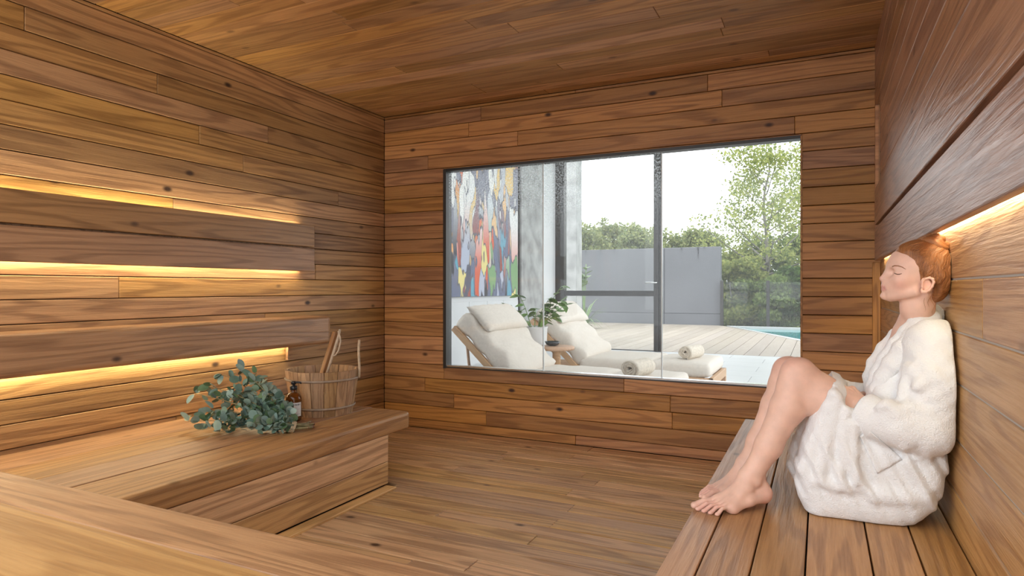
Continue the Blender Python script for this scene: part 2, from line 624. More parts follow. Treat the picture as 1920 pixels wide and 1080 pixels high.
# ---------------------------------------------------------------- left wall: lit backrest and lit ledge
br = empty('backrest', (XL, 0, 0), label='two-board floating backrest on the left wall, lit from behind above and below', cat='backrest')
ax0, ax1 = 0.040, 0.072
for h0, h1 in ((0.100, 0.237), (0.246, 0.376)):
    plank(br, ((ax0 + ax1) / 2, (YN + 2.94) / 2, CAMZ + (h0 + h1) / 2), 2.94 - YN, h1 - h0, ax1 - ax0, 'left', W_BEAM, 'board', bev=0.004, seg=2)
span('batten', br, (0.012, YN, CAMZ + 0.137), (ax0, 2.88, CAMZ + 0.341), W_BEAM, 0)
span('led_strip', br, (0.014, YN + 0.02, CAMZ + 0.342), (0.034, 2.87, CAMZ + 0.349), LED, 0)
span('led_strip', br, (0.014, YN + 0.02, CAMZ + 0.129), (0.034, 2.87, CAMZ + 0.136), LED, 0)
span('end_cap', br, (0.001, 2.875, CAMZ + 0.11), (ax0 + 0.004, 2.935, CAMZ + 0.366), W_BEAM, 0)

lg = empty('wall_ledge', (XL, 0, 0), label='thick rounded wooden ledge along the left wall with a glowing underside', cat='ledge')
pts = rounded_poly([(0.003, YN), (0.215, YN), (0.215, 2.96), (0.003, 2.96)], [0, 0, 0.075, 0])
child('ledge_board', slab_mesh([(p.y, -p.x) for p in pts], CAMZ - 0.325, CAMZ - 0.166, W_BEAM, 0.022, 4), lg, Matrix(((0, -1, 0), (1, 0, 0), (0, 0, 1))).to_4x4())
span('led_strip', lg, (0.010, YN + 0.02, CAMZ - 0.334), (0.034, 2.77, CAMZ - 0.327), LED, 0)
span('light_stop', lg, (0.003, 2.775, CAMZ - 0.42), (0.022, 2.783, CAMZ - 0.325), W_BEAM, 0.001)  # thin plate added to cut off the strip's glow here

# ---------------------------------------------------------------- benches
ZF = CAMZ - 0.55
yE = at_z(310, 951, ZF).y
YL0 = yE - 0.04
lb = empty('low_bench', (0, 0, 0), label='low sauna bench along the left wall with a rounded end', cat='bench')
ZT = CAMZ - 0.64
xs = [-1.905, -2.17, -2.36, -2.58, XL + 0.002]
for i, (xa, xb) in enumerate(zip(xs[:-1], xs[1:])):
    if i == 0:
        pts = rounded_poly([(xb, YL0), (xa, YL0), (xa, 2.754), (xb, 2.754)], [0, 0, 0.055, 0])
    else:
        pts = [Vector((xb, YL0)), Vector((xa - 0.0015, YL0)), Vector((xa - 0.0015, 2.754)), Vector((xb, 2.754))]
    # local x along the grain
    q = [(p.y, -(p.x - (xa + xb) / 2)) for p in pts]
    me = slab_mesh(q, -0.04, 0.04, W_BENCH, 0.012 if i == 0 else 0.002, 3, 'seat_board')
    child('seat_board', me, lb, Matrix.Translation(((xa + xb) / 2, 0, ZT - 0.04)) @ Matrix(((0, -1, 0), (1, 0, 0), (0, 0, 1))).to_4x4())
for z0, z1 in ((0.012, 0.118), (0.121, ZT - 0.081)):
    plank(lb, (-1.922, (YL0 + 2.55) / 2, (z0 + z1) / 2), 2.55 - YL0, z1 - z0, 0.024, 'left', W_FLOOR, 'base_board')
    plank(lb, ((-1.934 + XL) / 2, 2.538, (z0 + z1) / 2), -1.934 - XL - 0.006, z1 - z0, 0.024, 'back', W_FLOOR, 'base_board')

fb = empty('near_bench', (0, 0, 0), label='wide higher bench slab crossing the lower left foreground', cat='bench')
w1 = 0.16
for i, (ya, yb) in enumerate(((yE - w1, yE), (yE - w1 - 0.5, yE - w1 - 0.001), (yE - 1.15, yE - w1 - 0.501))):
    plank(fb, ((XL - 0.50) / 2, (ya + yb) / 2, ZF - 0.035), -0.50 - XL - 0.004, yb - ya, 0.07, 'floor', W_SLAB if i else W_BENCH, 'seat_board', bev=0.012 if i == 0 else 0.002, seg=3)
for z0, z1 in ((0.012, 0.12), (0.123, 0.23), (0.233, ZF - 0.072)):
    plank(fb, ((XL - 0.52) / 2, yE - 0.06, (z0 + z1) / 2), -0.52 - XL - 0.01, z1 - z0, 0.024, 'back', W_FLOOR, 'base_board')
    plank(fb, (-0.53, yE - 0.6, (z0 + z1) / 2), 1.02, z1 - z0, 0.024, 'right', W_FLOOR, 'base_board')


bounce_floor = block('floor_bounce', (-9, -9, -0.12), (9, YN - 0.003, -0.003), plain('pale_bounce', (0.5, 0.48, 0.45), 0.8, noise=0.1, nscale=2), 'unseen pale slab added in front of the sauna to bounce sky light')  # added below and behind the camera to bounce skylight, block light from beneath

# ---------------------------------------------------------------- relaxation room beyond the glass
rng = random.Random(21)
YD = 9.73                                # line of the glazed doors
XW = -3.9                                # wall with the painting
TILE = plain('pale_tile', (0.55, 0.56, 0.565), 0.35, noise=0.05, nscale=2)
spa_floor = block('floor_tiles', (XW - 0.2, YB + 0.15, -0.12), (3.2, YD, -0.012), plain('tile_joint', (0.4, 0.4, 0.4), 0.8), 'pale tiled floor of the relaxation room')
tx, ty = 0.92, 0.46
iy = 0
yy = YD - 0.004
while yy > YB + 0.3:
    xx = XW - (0.46 if iy % 2 else 0)
    while xx < 2.2:
        lo_, hi_ = max(xx, XW), min(xx + tx, 2.4)
        if hi_ - lo_ > 0.05:
            span('tile', spa_floor, (lo_ + 0.002, yy - ty + 0.002, -0.02), (hi_ - 0.002, yy - 0.002, 0.0), TILE, 0.001)
        xx += tx
    yy -= ty
    iy += 1

wall_spa = block('wall_spa', (XW - 0.2, YB + 0.15, -0.1), (XW, YD + 0.1, 3.5), WHITEW, 'white plastered wall of the relaxation room behind the loungers')
# grooved lower cladding and the bare concrete pier
for i in range(9):
    span('clad_panel', wall_spa, (XW, 4.0 + i * 0.47 + 0.004, 0.02), (XW + 0.012, 4.0 + (i + 1) * 0.47 - 0.004, 0.80), WHITEW, 0.002)
pa, pb = at_x(978, 500, XW + 0.05).y, at_x(1018, 500, XW + 0.05).y
span('concrete_pier', wall_spa, (XW, pa, 0), (XW + 0.05, pb, 3.5), CONC, 0.004)
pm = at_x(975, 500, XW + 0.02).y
span('shadow_strip', wall_spa, (XW, pm - 0.03, 0), (XW + 0.02, pm + 0.03, 3.5), STEEL, 0)  # raised dark strip standing in for a shaded groove
ceiling_shade_spa = block('ceiling_shade_spa', (XW - 0.2, YB + 0.15, 3.5), (1.6, YD + 0.4, 3.62), WHITEW, 'unseen white slab added over the relaxation room to shade the loungers')  # out of view, added to dim the skylight on the loungers


def painting_mat():
    m, nt, N, L, b = new_mat('abstract_painting')
    tc = N.new('ShaderNodeTexCoord')
    sep = N.new('ShaderNodeSeparateXYZ')
    L.new(tc.outputs['Object'], sep.inputs[0])
    mp = N.new('ShaderNodeMapping')
    mp.inputs['Scale'].default_value = (1, 1.9, 0.55)
    L.new(tc.outputs['Object'], mp.inputs['Vector'])
    nz = N.new('ShaderNodeTexNoise')
    nz.inputs['Scale'].default_value = 2.3
    nz.inputs['Detail'].default_value = 2.5
    L.new(mp.outputs[0], nz.inputs['Vector'])
    sc = N.new('ShaderNodeVectorMath')
    sc.operation = 'MULTIPLY_ADD'
    sc.inputs[1].default_value = (1.1, 1.1, 1.1)
    L.new(nz.outputs['Color'], sc.inputs[0])
    L.new(mp.outputs[0], sc.inputs[2])
    vo = N.new('ShaderNodeTexVoronoi')
    vo.inputs['Scale'].default_value = 3.4
    L.new(sc.outputs[0], vo.inputs['Vector'])
    sx = N.new('ShaderNodeSeparateXYZ')
    L.new(vo.outputs['Color'], sx.inputs[0])

    def ramp(cols):
        r = N.new('ShaderNodeValToRGB')
        r.color_ramp.interpolation = 'CONSTANT'
        el = r.color_ramp.elements
        while len(el) < len(cols):
            el.new(0.5)
        for i, c in enumerate(cols):
            el[i].position = i / len(cols)
            el[i].color = (*c, 1)
        L.new(sx.outputs[0], r.inputs['Fac'])
        return r.outputs[0]

    top = ramp([(0.55, 0.56, 0.6), (0.75, 0.74, 0.72), (0.36, 0.36, 0.42), (0.78, 0.5, 0.26), (0.62, 0.64, 0.68), (0.70, 0.2, 0.10), (0.8, 0.78, 0.74), (0.24, 0.24, 0.29), (0.78, 0.55, 0.24)])
    low = ramp([(0.035, 0.035, 0.05), (0.62, 0.11, 0.05), (0.14, 0.16, 0.24), (0.12, 0.34, 0.45), (0.05, 0.05, 0.06), (0.2, 0.34, 0.16), (0.72, 0.62, 0.25), (0.32, 0.09, 0.07), (0.09, 0.09, 0.13), (0.42, 0.45, 0.55)])
    mr = N.new('ShaderNodeMapRange')
    mr.interpolation_type = 'SMOOTHSTEP'
    mr.inputs['From Min'].default_value = -0.25
    mr.inputs['From Max'].default_value = 0.75
    wob = N.new('ShaderNodeMath')
    wob.operation = 'MULTIPLY_ADD'
    wob.inputs[1].default_value = 0.9
    L.new(sx.outputs[1], wob.inputs[0])
    L.new(sep.outputs['Z'], wob.inputs[2])
    L.new(wob.outputs[0], mr.inputs['Value'])
    mx = N.new('ShaderNodeMix')
    mx.data_type = 'RGBA'
    L.new(mr.outputs[0], mx.inputs['Factor'])
    L.new(low, mx.inputs['A'])
    L.new(top, mx.inputs['B'])
    # loose dark brush lines where the fields meet
    ed = N.new('ShaderNodeTexVoronoi')
    ed.feature = 'DISTANCE_TO_EDGE'
    ed.inputs['Scale'].default_value = 3.4
    L.new(sc.outputs[0], ed.inputs['Vector'])
    er = N.new('ShaderNodeMapRange')
    er.inputs['From Min'].default_value = 0.015
    er.inputs['From Max'].default_value = 0.05
    L.new(ed.outputs['Distance'], er.inputs['Value'])
    me_ = N.new('ShaderNodeMix')
    me_.data_type = 'RGBA'
    me_.inputs['A'].default_value = (0.11, 0.11, 0.14, 1)
    L.new(er.outputs[0], me_.inputs['Factor'])
    L.new(mx.outputs['Result'], me_.inputs['B'])
    L.new(me_.outputs['Result'], b.inputs['Base Color'])
    b.inputs['Roughness'].default_value = 0.6
    return m


pA, pB = at_x(846, 557, XW + 0.04), at_x(970, 553, XW + 0.04)
zb, zt = pA.z, 2.92
pt = empty('painting', (XW + 0.026, (pA.y + pB.y) / 2, (zb + zt) / 2), label='large colourful abstract canvas on the white wall above the loungers', cat='painting')
span('canvas', pt, (-0.018, -(pB.y - pA.y) / 2, -(zt - zb) / 2), (0.022, (pB.y - pA.y) / 2, (zt - zb) / 2), painting_mat(), 0.004)


# glazed steel doors
door = tag(link('door_1', None), 'dark steel framed glass door to the terrace', kind='structure')
ja, jb = at_y(1040, 500, YD).x, at_y(1060, 500, YD).x
ka, kb = at_y(1227, 500, YD).x, at_y(1241, 500, YD).x
ztop = 3.45
span('jamb', door, (ja, YD - 0.06, 0), (jb, YD + 0.06, ztop), STEEL, 0.004)
span('stile', door, (ka, YD - 0.05, 0), (kb - 0.045, YD + 0.05, ztop), STEEL, 0.004)
span('stile', door, (kb - 0.038, YD - 0.03, 0), (kb, YD + 0.06, ztop), STEEL, 0.004)
zr = at_y(1140, 550, YD).z
span('mid_rail', door, (jb, YD - 0.04, zr - 0.042), (ka, YD + 0.04, zr + 0.042), STEEL, 0.004)
span('bottom_rail', door, (jb, YD - 0.02, 0), (ka, YD + 0.02, 0.012), STEEL, 0.002)
for z0, z1 in ((0.012, zr - 0.042), (zr + 0.042, ztop)):
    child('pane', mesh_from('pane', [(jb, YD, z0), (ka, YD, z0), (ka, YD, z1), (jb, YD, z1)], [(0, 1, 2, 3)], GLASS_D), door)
hp = at_y(1226, 530, YD - 0.09)
hd = child('handle', tube_mesh([(hp.x - 0.13, YD - 0.10, hp.z), (hp.x + 0.02, YD - 0.10, hp.z), (hp.x + 0.035, YD - 0.09, hp.z), (hp.x + 0.035, YD - 0.05, hp.z)], 0.012, CHROME, 8), door)
span('wall_return', wall_spa, (XW, YD - 0.02, 0), (ja - 0.003, YD + 0.06, 3.5), WHITEW, 0.002) if ja - XW > 0.02 else None


# ---------------------------------------------------------------- loungers
def cushion(L_, W_, T_, mat, puff=0.02, n=14, seam=True, wr=0.004, seed=0):
    """soft box: rounded rim, crowned top, a few creases"""
    r = random.Random(seed)
    ph = [r.uniform(0, 6.28) for _ in range(6)]
    bm = bmesh.new()
    bmesh.ops.create_cube(bm, size=1)
    bmesh.ops.scale(bm, vec=(L_, W_, T_), verts=bm.verts)
    bmesh.ops.bevel(bm, geom=list(bm.edges), offset=T_ * 0.3, segments=2, affect='EDGES', profile=0.5)
    bmesh.ops.subdivide_edges(bm, edges=[e for e in bm.edges if e.calc_length() > 0.12], cuts=n, use_grid_fill=True)
    for v in bm.verts:
        x, y, z = v.co
        fx, fy = 1 - (2 * x / L_) ** 2, 1 - (2 * y / W_) ** 2
        c = max(0, fx) ** 0.5 * max(0, fy) ** 0.5
        s = 1 if z > 0 else -1
        w = math.sin(x * 31 + ph[0] + 2 * math.sin(y * 9 + ph[1])) + 0.6 * math.sin(x * 17 - y * 23 + ph[2])
        edge = min(1, max(0, abs(2 * y / W_) * 1.3 - 0.35))
        v.co.z += s * (puff * c + wr * w * (0.35 + edge) * (1 if abs(z) > T_ * 0.3 else 0))
    return bm_done(bm, 'cushion', mat, True)


def pillow_mesh(L_, W_, T_, mat, seed=1, n=26):
    """stuffed head cushion with pinched corners and pulled creases"""
    vs_, fs = [], []
    r = random.Random(seed)
    p1, p2 = r.uniform(0, 6), r.uniform(0, 6)
    for side in (1, -1):
        for i in range(n + 1):
            for j in range(n + 1):
                u, v = 2 * i / n - 1, 2 * j / n - 1
                h = max(0, (1 - u ** 4)) ** 0.6 * max(0, (1 - v ** 4)) ** 0.6
                pinch = 1 - 0.07 * (1 - abs(u)) * abs(v) ** 3
                x = u * L_ / 2 * (1 - 0.05 * (1 - v * v) * abs(u) ** 3)
                y = v * W_ / 2 * pinch
                cr = 0.006 * math.sin(u * 22 + p1 + 1.5 * v) * abs(v) ** 1.5 + 0.004 * math.sin(u * 37 + p2)
                vs_.append((x, y, side * (h * T_ / 2 + cr * h)))
    m = (n + 1) ** 2
    for s in (0, 1):
        for i in range(n):
            for j in range(n):
                a = s * m + i * (n + 1) + j
                q = (a, a + n + 1, a + n + 2, a + 1)
                fs.append(q if s == 0 else q[::-1])
    bm = bmesh.new()
    bv = [bm.verts.new(v) for v in vs_]
    for f in fs:
        bm.faces.new([bv[i] for i in f])
    bmesh.ops.remove_doubles(bm, verts=bm.verts, dist=0.0004)
    return bm_done(bm, 'pillow', mat, True)


def make_lounger(loc, width, label, seed):
    """local x runs from head to foot; origin under the hinge, on the floor"""
    root = empty('sun_lounger', loc, 0, label, 'lounger', 'linen loungers beyond the glass')
    W2 = width / 2
    Ls = 1.19
    zf = 0.20
    for s in (-1, 1):
        span('side_rail', root, (-0.55, s * W2 - 0.035 * (s > 0), zf - 0.075), (Ls + 0.02, s * W2 + 0.035 * (s < 0), zf), W_TEAK, 0.004)
        span('leg', root, (Ls - 0.06, s * W2 - 0.045 * (s > 0), 0), (Ls + 0.02, s * W2 + 0.045 * (s < 0), zf - 0.075), W_TEAK, 0.004)
        span('leg', root, (-0.5, s * W2 - 0.045 * (s > 0), 0), (-0.42, s * W2 + 0.045 * (s < 0), zf - 0.075), W_TEAK, 0.004)
    span('end_rail', root, (Ls - 0.02, -W2, zf - 0.075), (Ls + 0.02, W2, zf), W_TEAK, 0.004)
    for k_ in range(7):
        x0 = 0.05 + k_ * 0.165
        span('slat', root, (x0, -W2 + 0.035, zf - 0.022), (x0 + 0.07, W2 - 0.035, zf - 0.002), W_TEAK, 0.002)
    th = math.radians(43)
    B = Matrix.Translation((0.0, 0, zf + 0.01)) @ Matrix.Rotation(math.pi, 4, 'Z') @ Matrix.Rotation(-th, 4, 'Y')
    BL = 0.66
    for s in (-1, 1):
        child('back_rail', box_mesh(BL, 0.035, 0.05, W_TEAK, 0.004), root, B @ Matrix.Translation((BL / 2, s * (W2 - 0.018), 0.0)))
    child('back_rail', box_mesh(0.04, width, 0.045, W_TEAK, 0.004), root, B @ Matrix.Translation((BL - 0.02, 0, 0.0)))
    child('prop_bar', tube_mesh([(-0.36, -W2 + 0.08, zf - 0.02), (-0.40, -W2 + 0.08, zf + 0.33)], 0.012, W_TEAK, 8), root)
    seat = cushion(0.66, width - 0.01, 0.115, LINEN, 0.016, seed=seed, wr=0.002)
    child('seat_cushion', seat, root, Matrix.Translation((0.335, 0, zf + 0.06)))
    foot = cushion(0.52, width - 0.01, 0.115, LINEN, 0.016, seed=seed + 1, wr=0.002)
    child('foot_cushion', foot, root, Matrix.Translation((0.925, 0, zf + 0.06)))
    back = cushion(0.66, width - 0.02, 0.125, LINEN, 0.03, seed=seed + 2, wr=0.011)
    child('back_cushion', back, root, B @ Matrix.Translation((BL / 2 + 0.02, 0, 0.09)))
    pil = pillow_mesh(width * 0.95, 0.27, 0.125, LINEN, seed + 3)
    child('pillow', pil, root, B @ Matrix.Translation((BL - 0.105, 0, 0.195)) @ Matrix.Rotation(math.pi / 2, 4, 'Z'))
    return root


HX = -2.05
make_lounger((HX - 0.05, 4.66, 0), 0.78, 'nearest linen-cushioned lounger, partly cut off by the window sill', 3)
make_lounger((HX + 0.02, 6.02, 0), 0.84, 'farther linen-cushioned lounger beside the terrace door', 11)


def towel(loc, rz, label, seed, R_=0.066, Ln=0.27):
    r = random.Random(seed)
    root = empty('rolled_towel', loc, rz, label, 'towel', 'rolled towels on the loungers')
    turns, n = 3.2, 90
    prof = []
    for i in range(n):
        t = i / (n - 1)
        a = t * turns * 2 * math.pi
        rad = 0.014 + (R_ - 0.008 - 0.014) * t + 0.0016 * math.sin(a * 3 + seed)
        prof.append((rad * math.cos(-a), rad * math.sin(-a), a))
    vs_, fs = [], []
    th = 0.0075
    m = 8
    for i, (px_, pz, a) in enumerate(prof):
        nx, nz = math.cos(-a), math.sin(-a)
        for jj in range(m + 1):
            v = jj / m * 2 - 1
            yv = v * Ln / 2 + 0.004 * math.sin(a * 2.3 + jj) * (abs(v) > 0.95)
            for s in (1, -1):
                vs_.append((px_ + nx * th * s, yv, pz * 0.92 + nz * th * s))
    st = (m + 1) * 2
    for i in range(n - 1):
        for jj in range(m):
            for s in (0, 1):
                a = i * st + jj * 2 + s
                q = (a, a + 2, a + st + 2, a + st)
                fs.append(q if s else q[::-1])
        for jj in (0, m):
            a = i * st + jj * 2
            q = (a, a + 1, a + st + 1, a + st)
            fs.append(q if jj == 0 else q[::-1])
    for i in (0, n - 1):
        for jj in range(m):
            a = i * st + jj * 2
            fs.append((a, a + 2, a + 3, a + 1))
    me = mesh_from('towel_roll', vs_, fs, TERRYB, True)
    child('towel_roll', me, root, Matrix.Translation((0, 0, R_ * 0.93)))
    return root


CT = 0.20 + 0.06 + 0.0575 + 0.016
towel((-1.19, 4.55, CT - 0.004), math.radians(-12), 'striped beige towel rolled up on the nearest lounger', 2, 0.072, 0.28)
towel((-1.06, 5.93, CT - 0.004), math.radians(-14), 'plain cream towel rolled up on the farther lounger', 5, 0.068, 0.28)

# side table, little tray, planter with a leafy plant
st = empty('side_table', (-2.09, 5.21, 0), label='small round wooden side table between the two loungers', cat='table')
child('table_top', lathe_mesh([(0.13, 0.425), (0.155, 0.43), (0.16, 0.445), (0.155, 0.46), (0.13, 0.462)], W_TEAK, 32), st)
child('leg', lathe_mesh([(0.05, 0.02), (0.04, 0.05), (0.035, 0.40), (0.06, 0.425)], W_TEAK, 20), st)
child('foot', lathe_mesh([(0.12, 0.0), (0.12, 0.012), (0.05, 0.022)], W_TEAK, 28), st)
bw = empty('dark_bowl', (-2.12, 5.19, 0.462), label='small dark glass bowl on the round side table', cat='bowl')
child('bowl', lathe_mesh([(0.03, 0.0), (0.055, 0.012), (0.07, 0.04), (0.064, 0.04), (0.05, 0.016), (0.02, 0.008)], plain('smoked_glass', (0.03, 0.035, 0.04), 0.08), 24), bw)

LEAFG = plain('plant_leaf', (0.105, 0.20, 0.045), 0.45, noise=0.35, nscale=9)


def leaf_mesh(L_, W_, mat, n=6, cup=0.12, bend=0.15, point=1.0):
    vs_, fs = [], []
    for i in range(n + 1):
        t = i / n
        w = W_ / 2 * math.sin(math.pi * min(1, t * 0.96 + 0.04) ** (0.75 * point)) ** 0.8 if 0 < i < n else 0.0006
        z = -bend * L_ * t * t
        vs_ += [(t * L_, -w, z + cup * w), (t * L_, 0, z), (t * L_, w, z + cup * w)]
    for i in range(n):
        a = 3 * i
        fs += [(a, a + 3, a + 4, a + 1), (a + 1, a + 4, a + 5, a + 2)]
    return mesh_from('leaf', vs_, fs, mat, True)


def aim(p, d, roll=0.0):
    """matrix with local x along d"""
    d = Vector(d).normalized()
    up = Vector((0, 0, 1)) if abs(d.z) < 0.95 else Vector((0, 1, 0))
    y_ = up.cross(d).normalized()
    z_ = d.cross(y_)
    M = Matrix((d, y_, z_)).transposed().to_4x4()
    return Matrix.Translation(p) @ M @ Matrix.Rotation(roll, 4, 'X')


pl = empty('potted_plant', (-2.36, 5.34, 0), label='green leafy plant in a tall white pot between the loungers', cat='plant')
child('pot', lathe_mesh([(0.075, 0.0), (0.105, 0.30), (0.12, 0.60), (0.125, 0.62), (0.112, 0.62), (0.108, 0.58), (0.02, 0.57)], plain('white_ceramic', (0.72, 0.71, 0.69), 0.35), 32), pl)
child('soil', lathe_mesh([(0.107, 0.56), (0.106, 0.585), (0.03, 0.595)], plain('soil', (0.05, 0.035, 0.025), 0.9), 24), pl)
lv = [leaf_mesh(0.11, 0.062, LEAFG), leaf_mesh(0.085, 0.05, LEAFG, bend=0.3), leaf_mesh(0.10, 0.05, LEAFG, bend=-0.05)]
for s in range(11):
    a = rng.uniform(0, 6.28)
    lean = rng.uniform(0.05, 0.32)
    h = rng.uniform(0.12, 0.32) if s else 0.40
    if s < 3:
        a = rng.uniform(-0.4, 0.6)
        lean = 0.22
    base = Vector((0.03 * math.cos(a), 0.03 * math.sin(a), 0.585))
    tip = base + Vector((lean * math.cos(a), lean * math.sin(a), h))
    mid = base.lerp(tip, 0.5) + Vector((0, 0, 0.06))
    path = [base.lerp(mid, t).lerp(mid.lerp(tip, t), t) for t in [i / 8 for i in range(9)]]
    stem = child('stem', tube_mesh(path, [0.005 - 0.0004 * i for i in range(9)], LEAFG, 6), pl)
    for i in range(3, 9):
        for q in range(1 if i < 8 else 2):
            b_ = a + rng.uniform(-1.6, 1.6)
            child('leaf', rng.choice(lv), stem, aim(path[i], (math.cos(b_), math.sin(b_), rng.uniform(-0.5, 0.5)), rng.uniform(-0.6, 0.6)))

# ---------------------------------------------------------------- terrace
ground = block('ground', (-60, YD + 0.05, -0.5), (60, 90, -0.16), plain('grass_ground', (0.10, 0.15, 0.05), 0.9, noise=0.4, nscale=3), 'grassy ground beyond the terrace')
deck = tag(link('floor_deck', None), 'pale weathered timber deck of the terrace', kind='structure')


def pool_y(x):
    return 16.9 - (x + 2.05) * 2.209


pitch = 0.205
x = -9.0
while x < 1.15:
    xa, xb = x + 0.0035, x + pitch - 0.0035
    ya = YD + 0.012
    e0, e1 = min(17.22, pool_y(xa) - 0.25), min(17.22, pool_y(xb) - 0.25)
    if min(e0, e1) - ya > 0.2:
        ps = [(xa, ya), (xb, ya), (xb, e1), (xa, e0)]
        cx = (xa + xb) / 2
        me = slab_mesh([(p[1] - ya, -(p[0] - cx)) for p in ps], -0.05, 0.0, W_DECK, 0.0, name='deck_board')
        child('deck_board', me, deck, Matrix.Translation((cx, ya, 0)) @ Matrix(((0, -1, 0), (1, 0, 0), (0, 0, 1))).to_4x4())
    x += pitch
span('sub_frame', deck, (-9, YD + 0.05, -0.14), (-2.3, 17.2, -0.06), DARK, 0)

pool = empty('swimming_pool', (0, 0, 0), label='turquoise swimming pool with a white stone edge', cat='pool')


def pool_poly(o):
    return [(-2.05 - o * 0.6, 16.9 + o), (1.25 - o, 9.61 - o * 0.4), (7.0, 9.61 - o * 0.4), (7.0, 16.9 + o)]


def water_mat():
    m, nt, N, L, b = new_mat('pool_water')
    b.inputs['Base Color'].default_value = (0.10, 0.33, 0.34, 1)
    b.inputs['Roughness'].default_value = 0.06
    tc = N.new('ShaderNodeTexCoord')
    t = N.new('ShaderNodeTexNoise')
    t.inputs['Scale'].default_value = 3
    L.new(tc.outputs['Object'], t.inputs['Vector'])
    bp = N.new('ShaderNodeBump')
    bp.inputs['Strength'].default_value = 0.15
    L.new(t.outputs['Fac'], bp.inputs['Height'])
    L.new(bp.outputs['Normal'], b.inputs['Normal'])
    return m


child('water', slab_mesh(pool_poly(0.0), -0.15, -0.05, water_mat(), 0), pool)
STONE = plain('white_stone', (0.42, 0.42, 0.41), 0.6, noise=0.06, nscale=5)
pin, pout = pool_poly(-0.02), pool_poly(0.20)
for i in range(4):
    j = (i + 1) % 4
    child('coping', slab_mesh([pin[i], pin[j], pout[j], pout[i]], -0.15, 0.006, STONE, 0, name='coping'), pool)

# dark rendered screen walls
def dark_wall_mat():
    m = plain('charcoal_render', (0.135, 0.138, 0.15), 0.75, noise=0.14, nscale=0.6, bump=0.0)
    nt = m.node_tree
    N, L = nt.nodes, nt.links
    b = N['Principled BSDF']
    tc = N.new('ShaderNodeTexCoord')
    mp = N.new('ShaderNodeMapping')
    mp.inputs['Scale'].default_value = (7.0, 1.0, 0.25)
    L.new(tc.outputs['Object'], mp.inputs['Vector'])
    t = N.new('ShaderNodeTexNoise')
    t.inputs['Scale'].default_value = 1.4
    t.inputs['Detail'].default_value = 4
    L.new(mp.outputs[0], t.inputs['Vector'])
    sep = N.new('ShaderNodeSeparateXYZ')
    L.new(tc.outputs['Object'], sep.inputs[0])
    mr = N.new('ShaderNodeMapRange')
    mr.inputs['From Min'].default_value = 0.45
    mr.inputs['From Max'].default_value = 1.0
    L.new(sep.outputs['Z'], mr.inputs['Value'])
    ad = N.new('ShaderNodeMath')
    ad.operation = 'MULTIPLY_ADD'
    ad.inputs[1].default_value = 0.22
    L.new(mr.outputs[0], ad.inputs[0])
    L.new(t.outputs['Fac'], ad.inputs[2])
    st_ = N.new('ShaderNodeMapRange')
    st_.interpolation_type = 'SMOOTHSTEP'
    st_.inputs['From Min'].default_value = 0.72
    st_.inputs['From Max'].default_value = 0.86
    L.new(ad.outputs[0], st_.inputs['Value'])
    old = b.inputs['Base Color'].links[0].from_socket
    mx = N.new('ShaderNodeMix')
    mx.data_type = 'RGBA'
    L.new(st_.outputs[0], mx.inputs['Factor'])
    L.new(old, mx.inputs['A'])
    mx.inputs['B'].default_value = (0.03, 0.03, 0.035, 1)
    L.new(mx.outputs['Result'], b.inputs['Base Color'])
    return m


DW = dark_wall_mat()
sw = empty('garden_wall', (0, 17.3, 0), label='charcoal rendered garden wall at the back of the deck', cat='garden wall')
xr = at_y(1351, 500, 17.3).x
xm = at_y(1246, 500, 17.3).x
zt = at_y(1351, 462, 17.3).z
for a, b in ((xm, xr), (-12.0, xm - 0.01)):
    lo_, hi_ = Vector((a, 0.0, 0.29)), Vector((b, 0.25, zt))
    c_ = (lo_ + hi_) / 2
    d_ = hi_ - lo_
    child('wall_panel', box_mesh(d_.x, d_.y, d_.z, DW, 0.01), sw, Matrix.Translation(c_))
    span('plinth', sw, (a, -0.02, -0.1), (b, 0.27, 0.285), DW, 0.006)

cp = empty('concrete_column', (0, 0, 0), label='tall grey concrete column outside the glass door', cat='column')
ca, cb = at_y(1061, 500, 11.2).x, at_y(1081, 500, 11.2).x
span('shaft', cp, (ca, 11.2, 0), (cb, 11.5, 4.2), CONC, 0.01)

fp = empty('glass_fence', (0, 17.17, 0), label='frameless glass pool fence held by dark posts', cat='fence')
for px_ in (1353.5, 1440, 1512, 1600):
    q = at_y(px_, 560, 17.17)
    span('post', fp, (q.x - 0.04, -0.03, -0.1), (q.x + 0.04, 0.03, at_y(px_, 526, 17.17).z), STEEL, 0.004)
fx = [at_y(p, 560, 17.17).x for p in (1353.5, 1440, 1512, 1600)]
for a, b in zip(fx[:-1], fx[1:]):
    child('pane', mesh_from('pane', [(a + 0.05, 0, 0.03), (b - 0.05, 0, 0.03), (b - 0.05, 0, 1.12), (a + 0.05, 0, 1.12)], [(0, 1, 2, 3)], GLASS_D), fp)

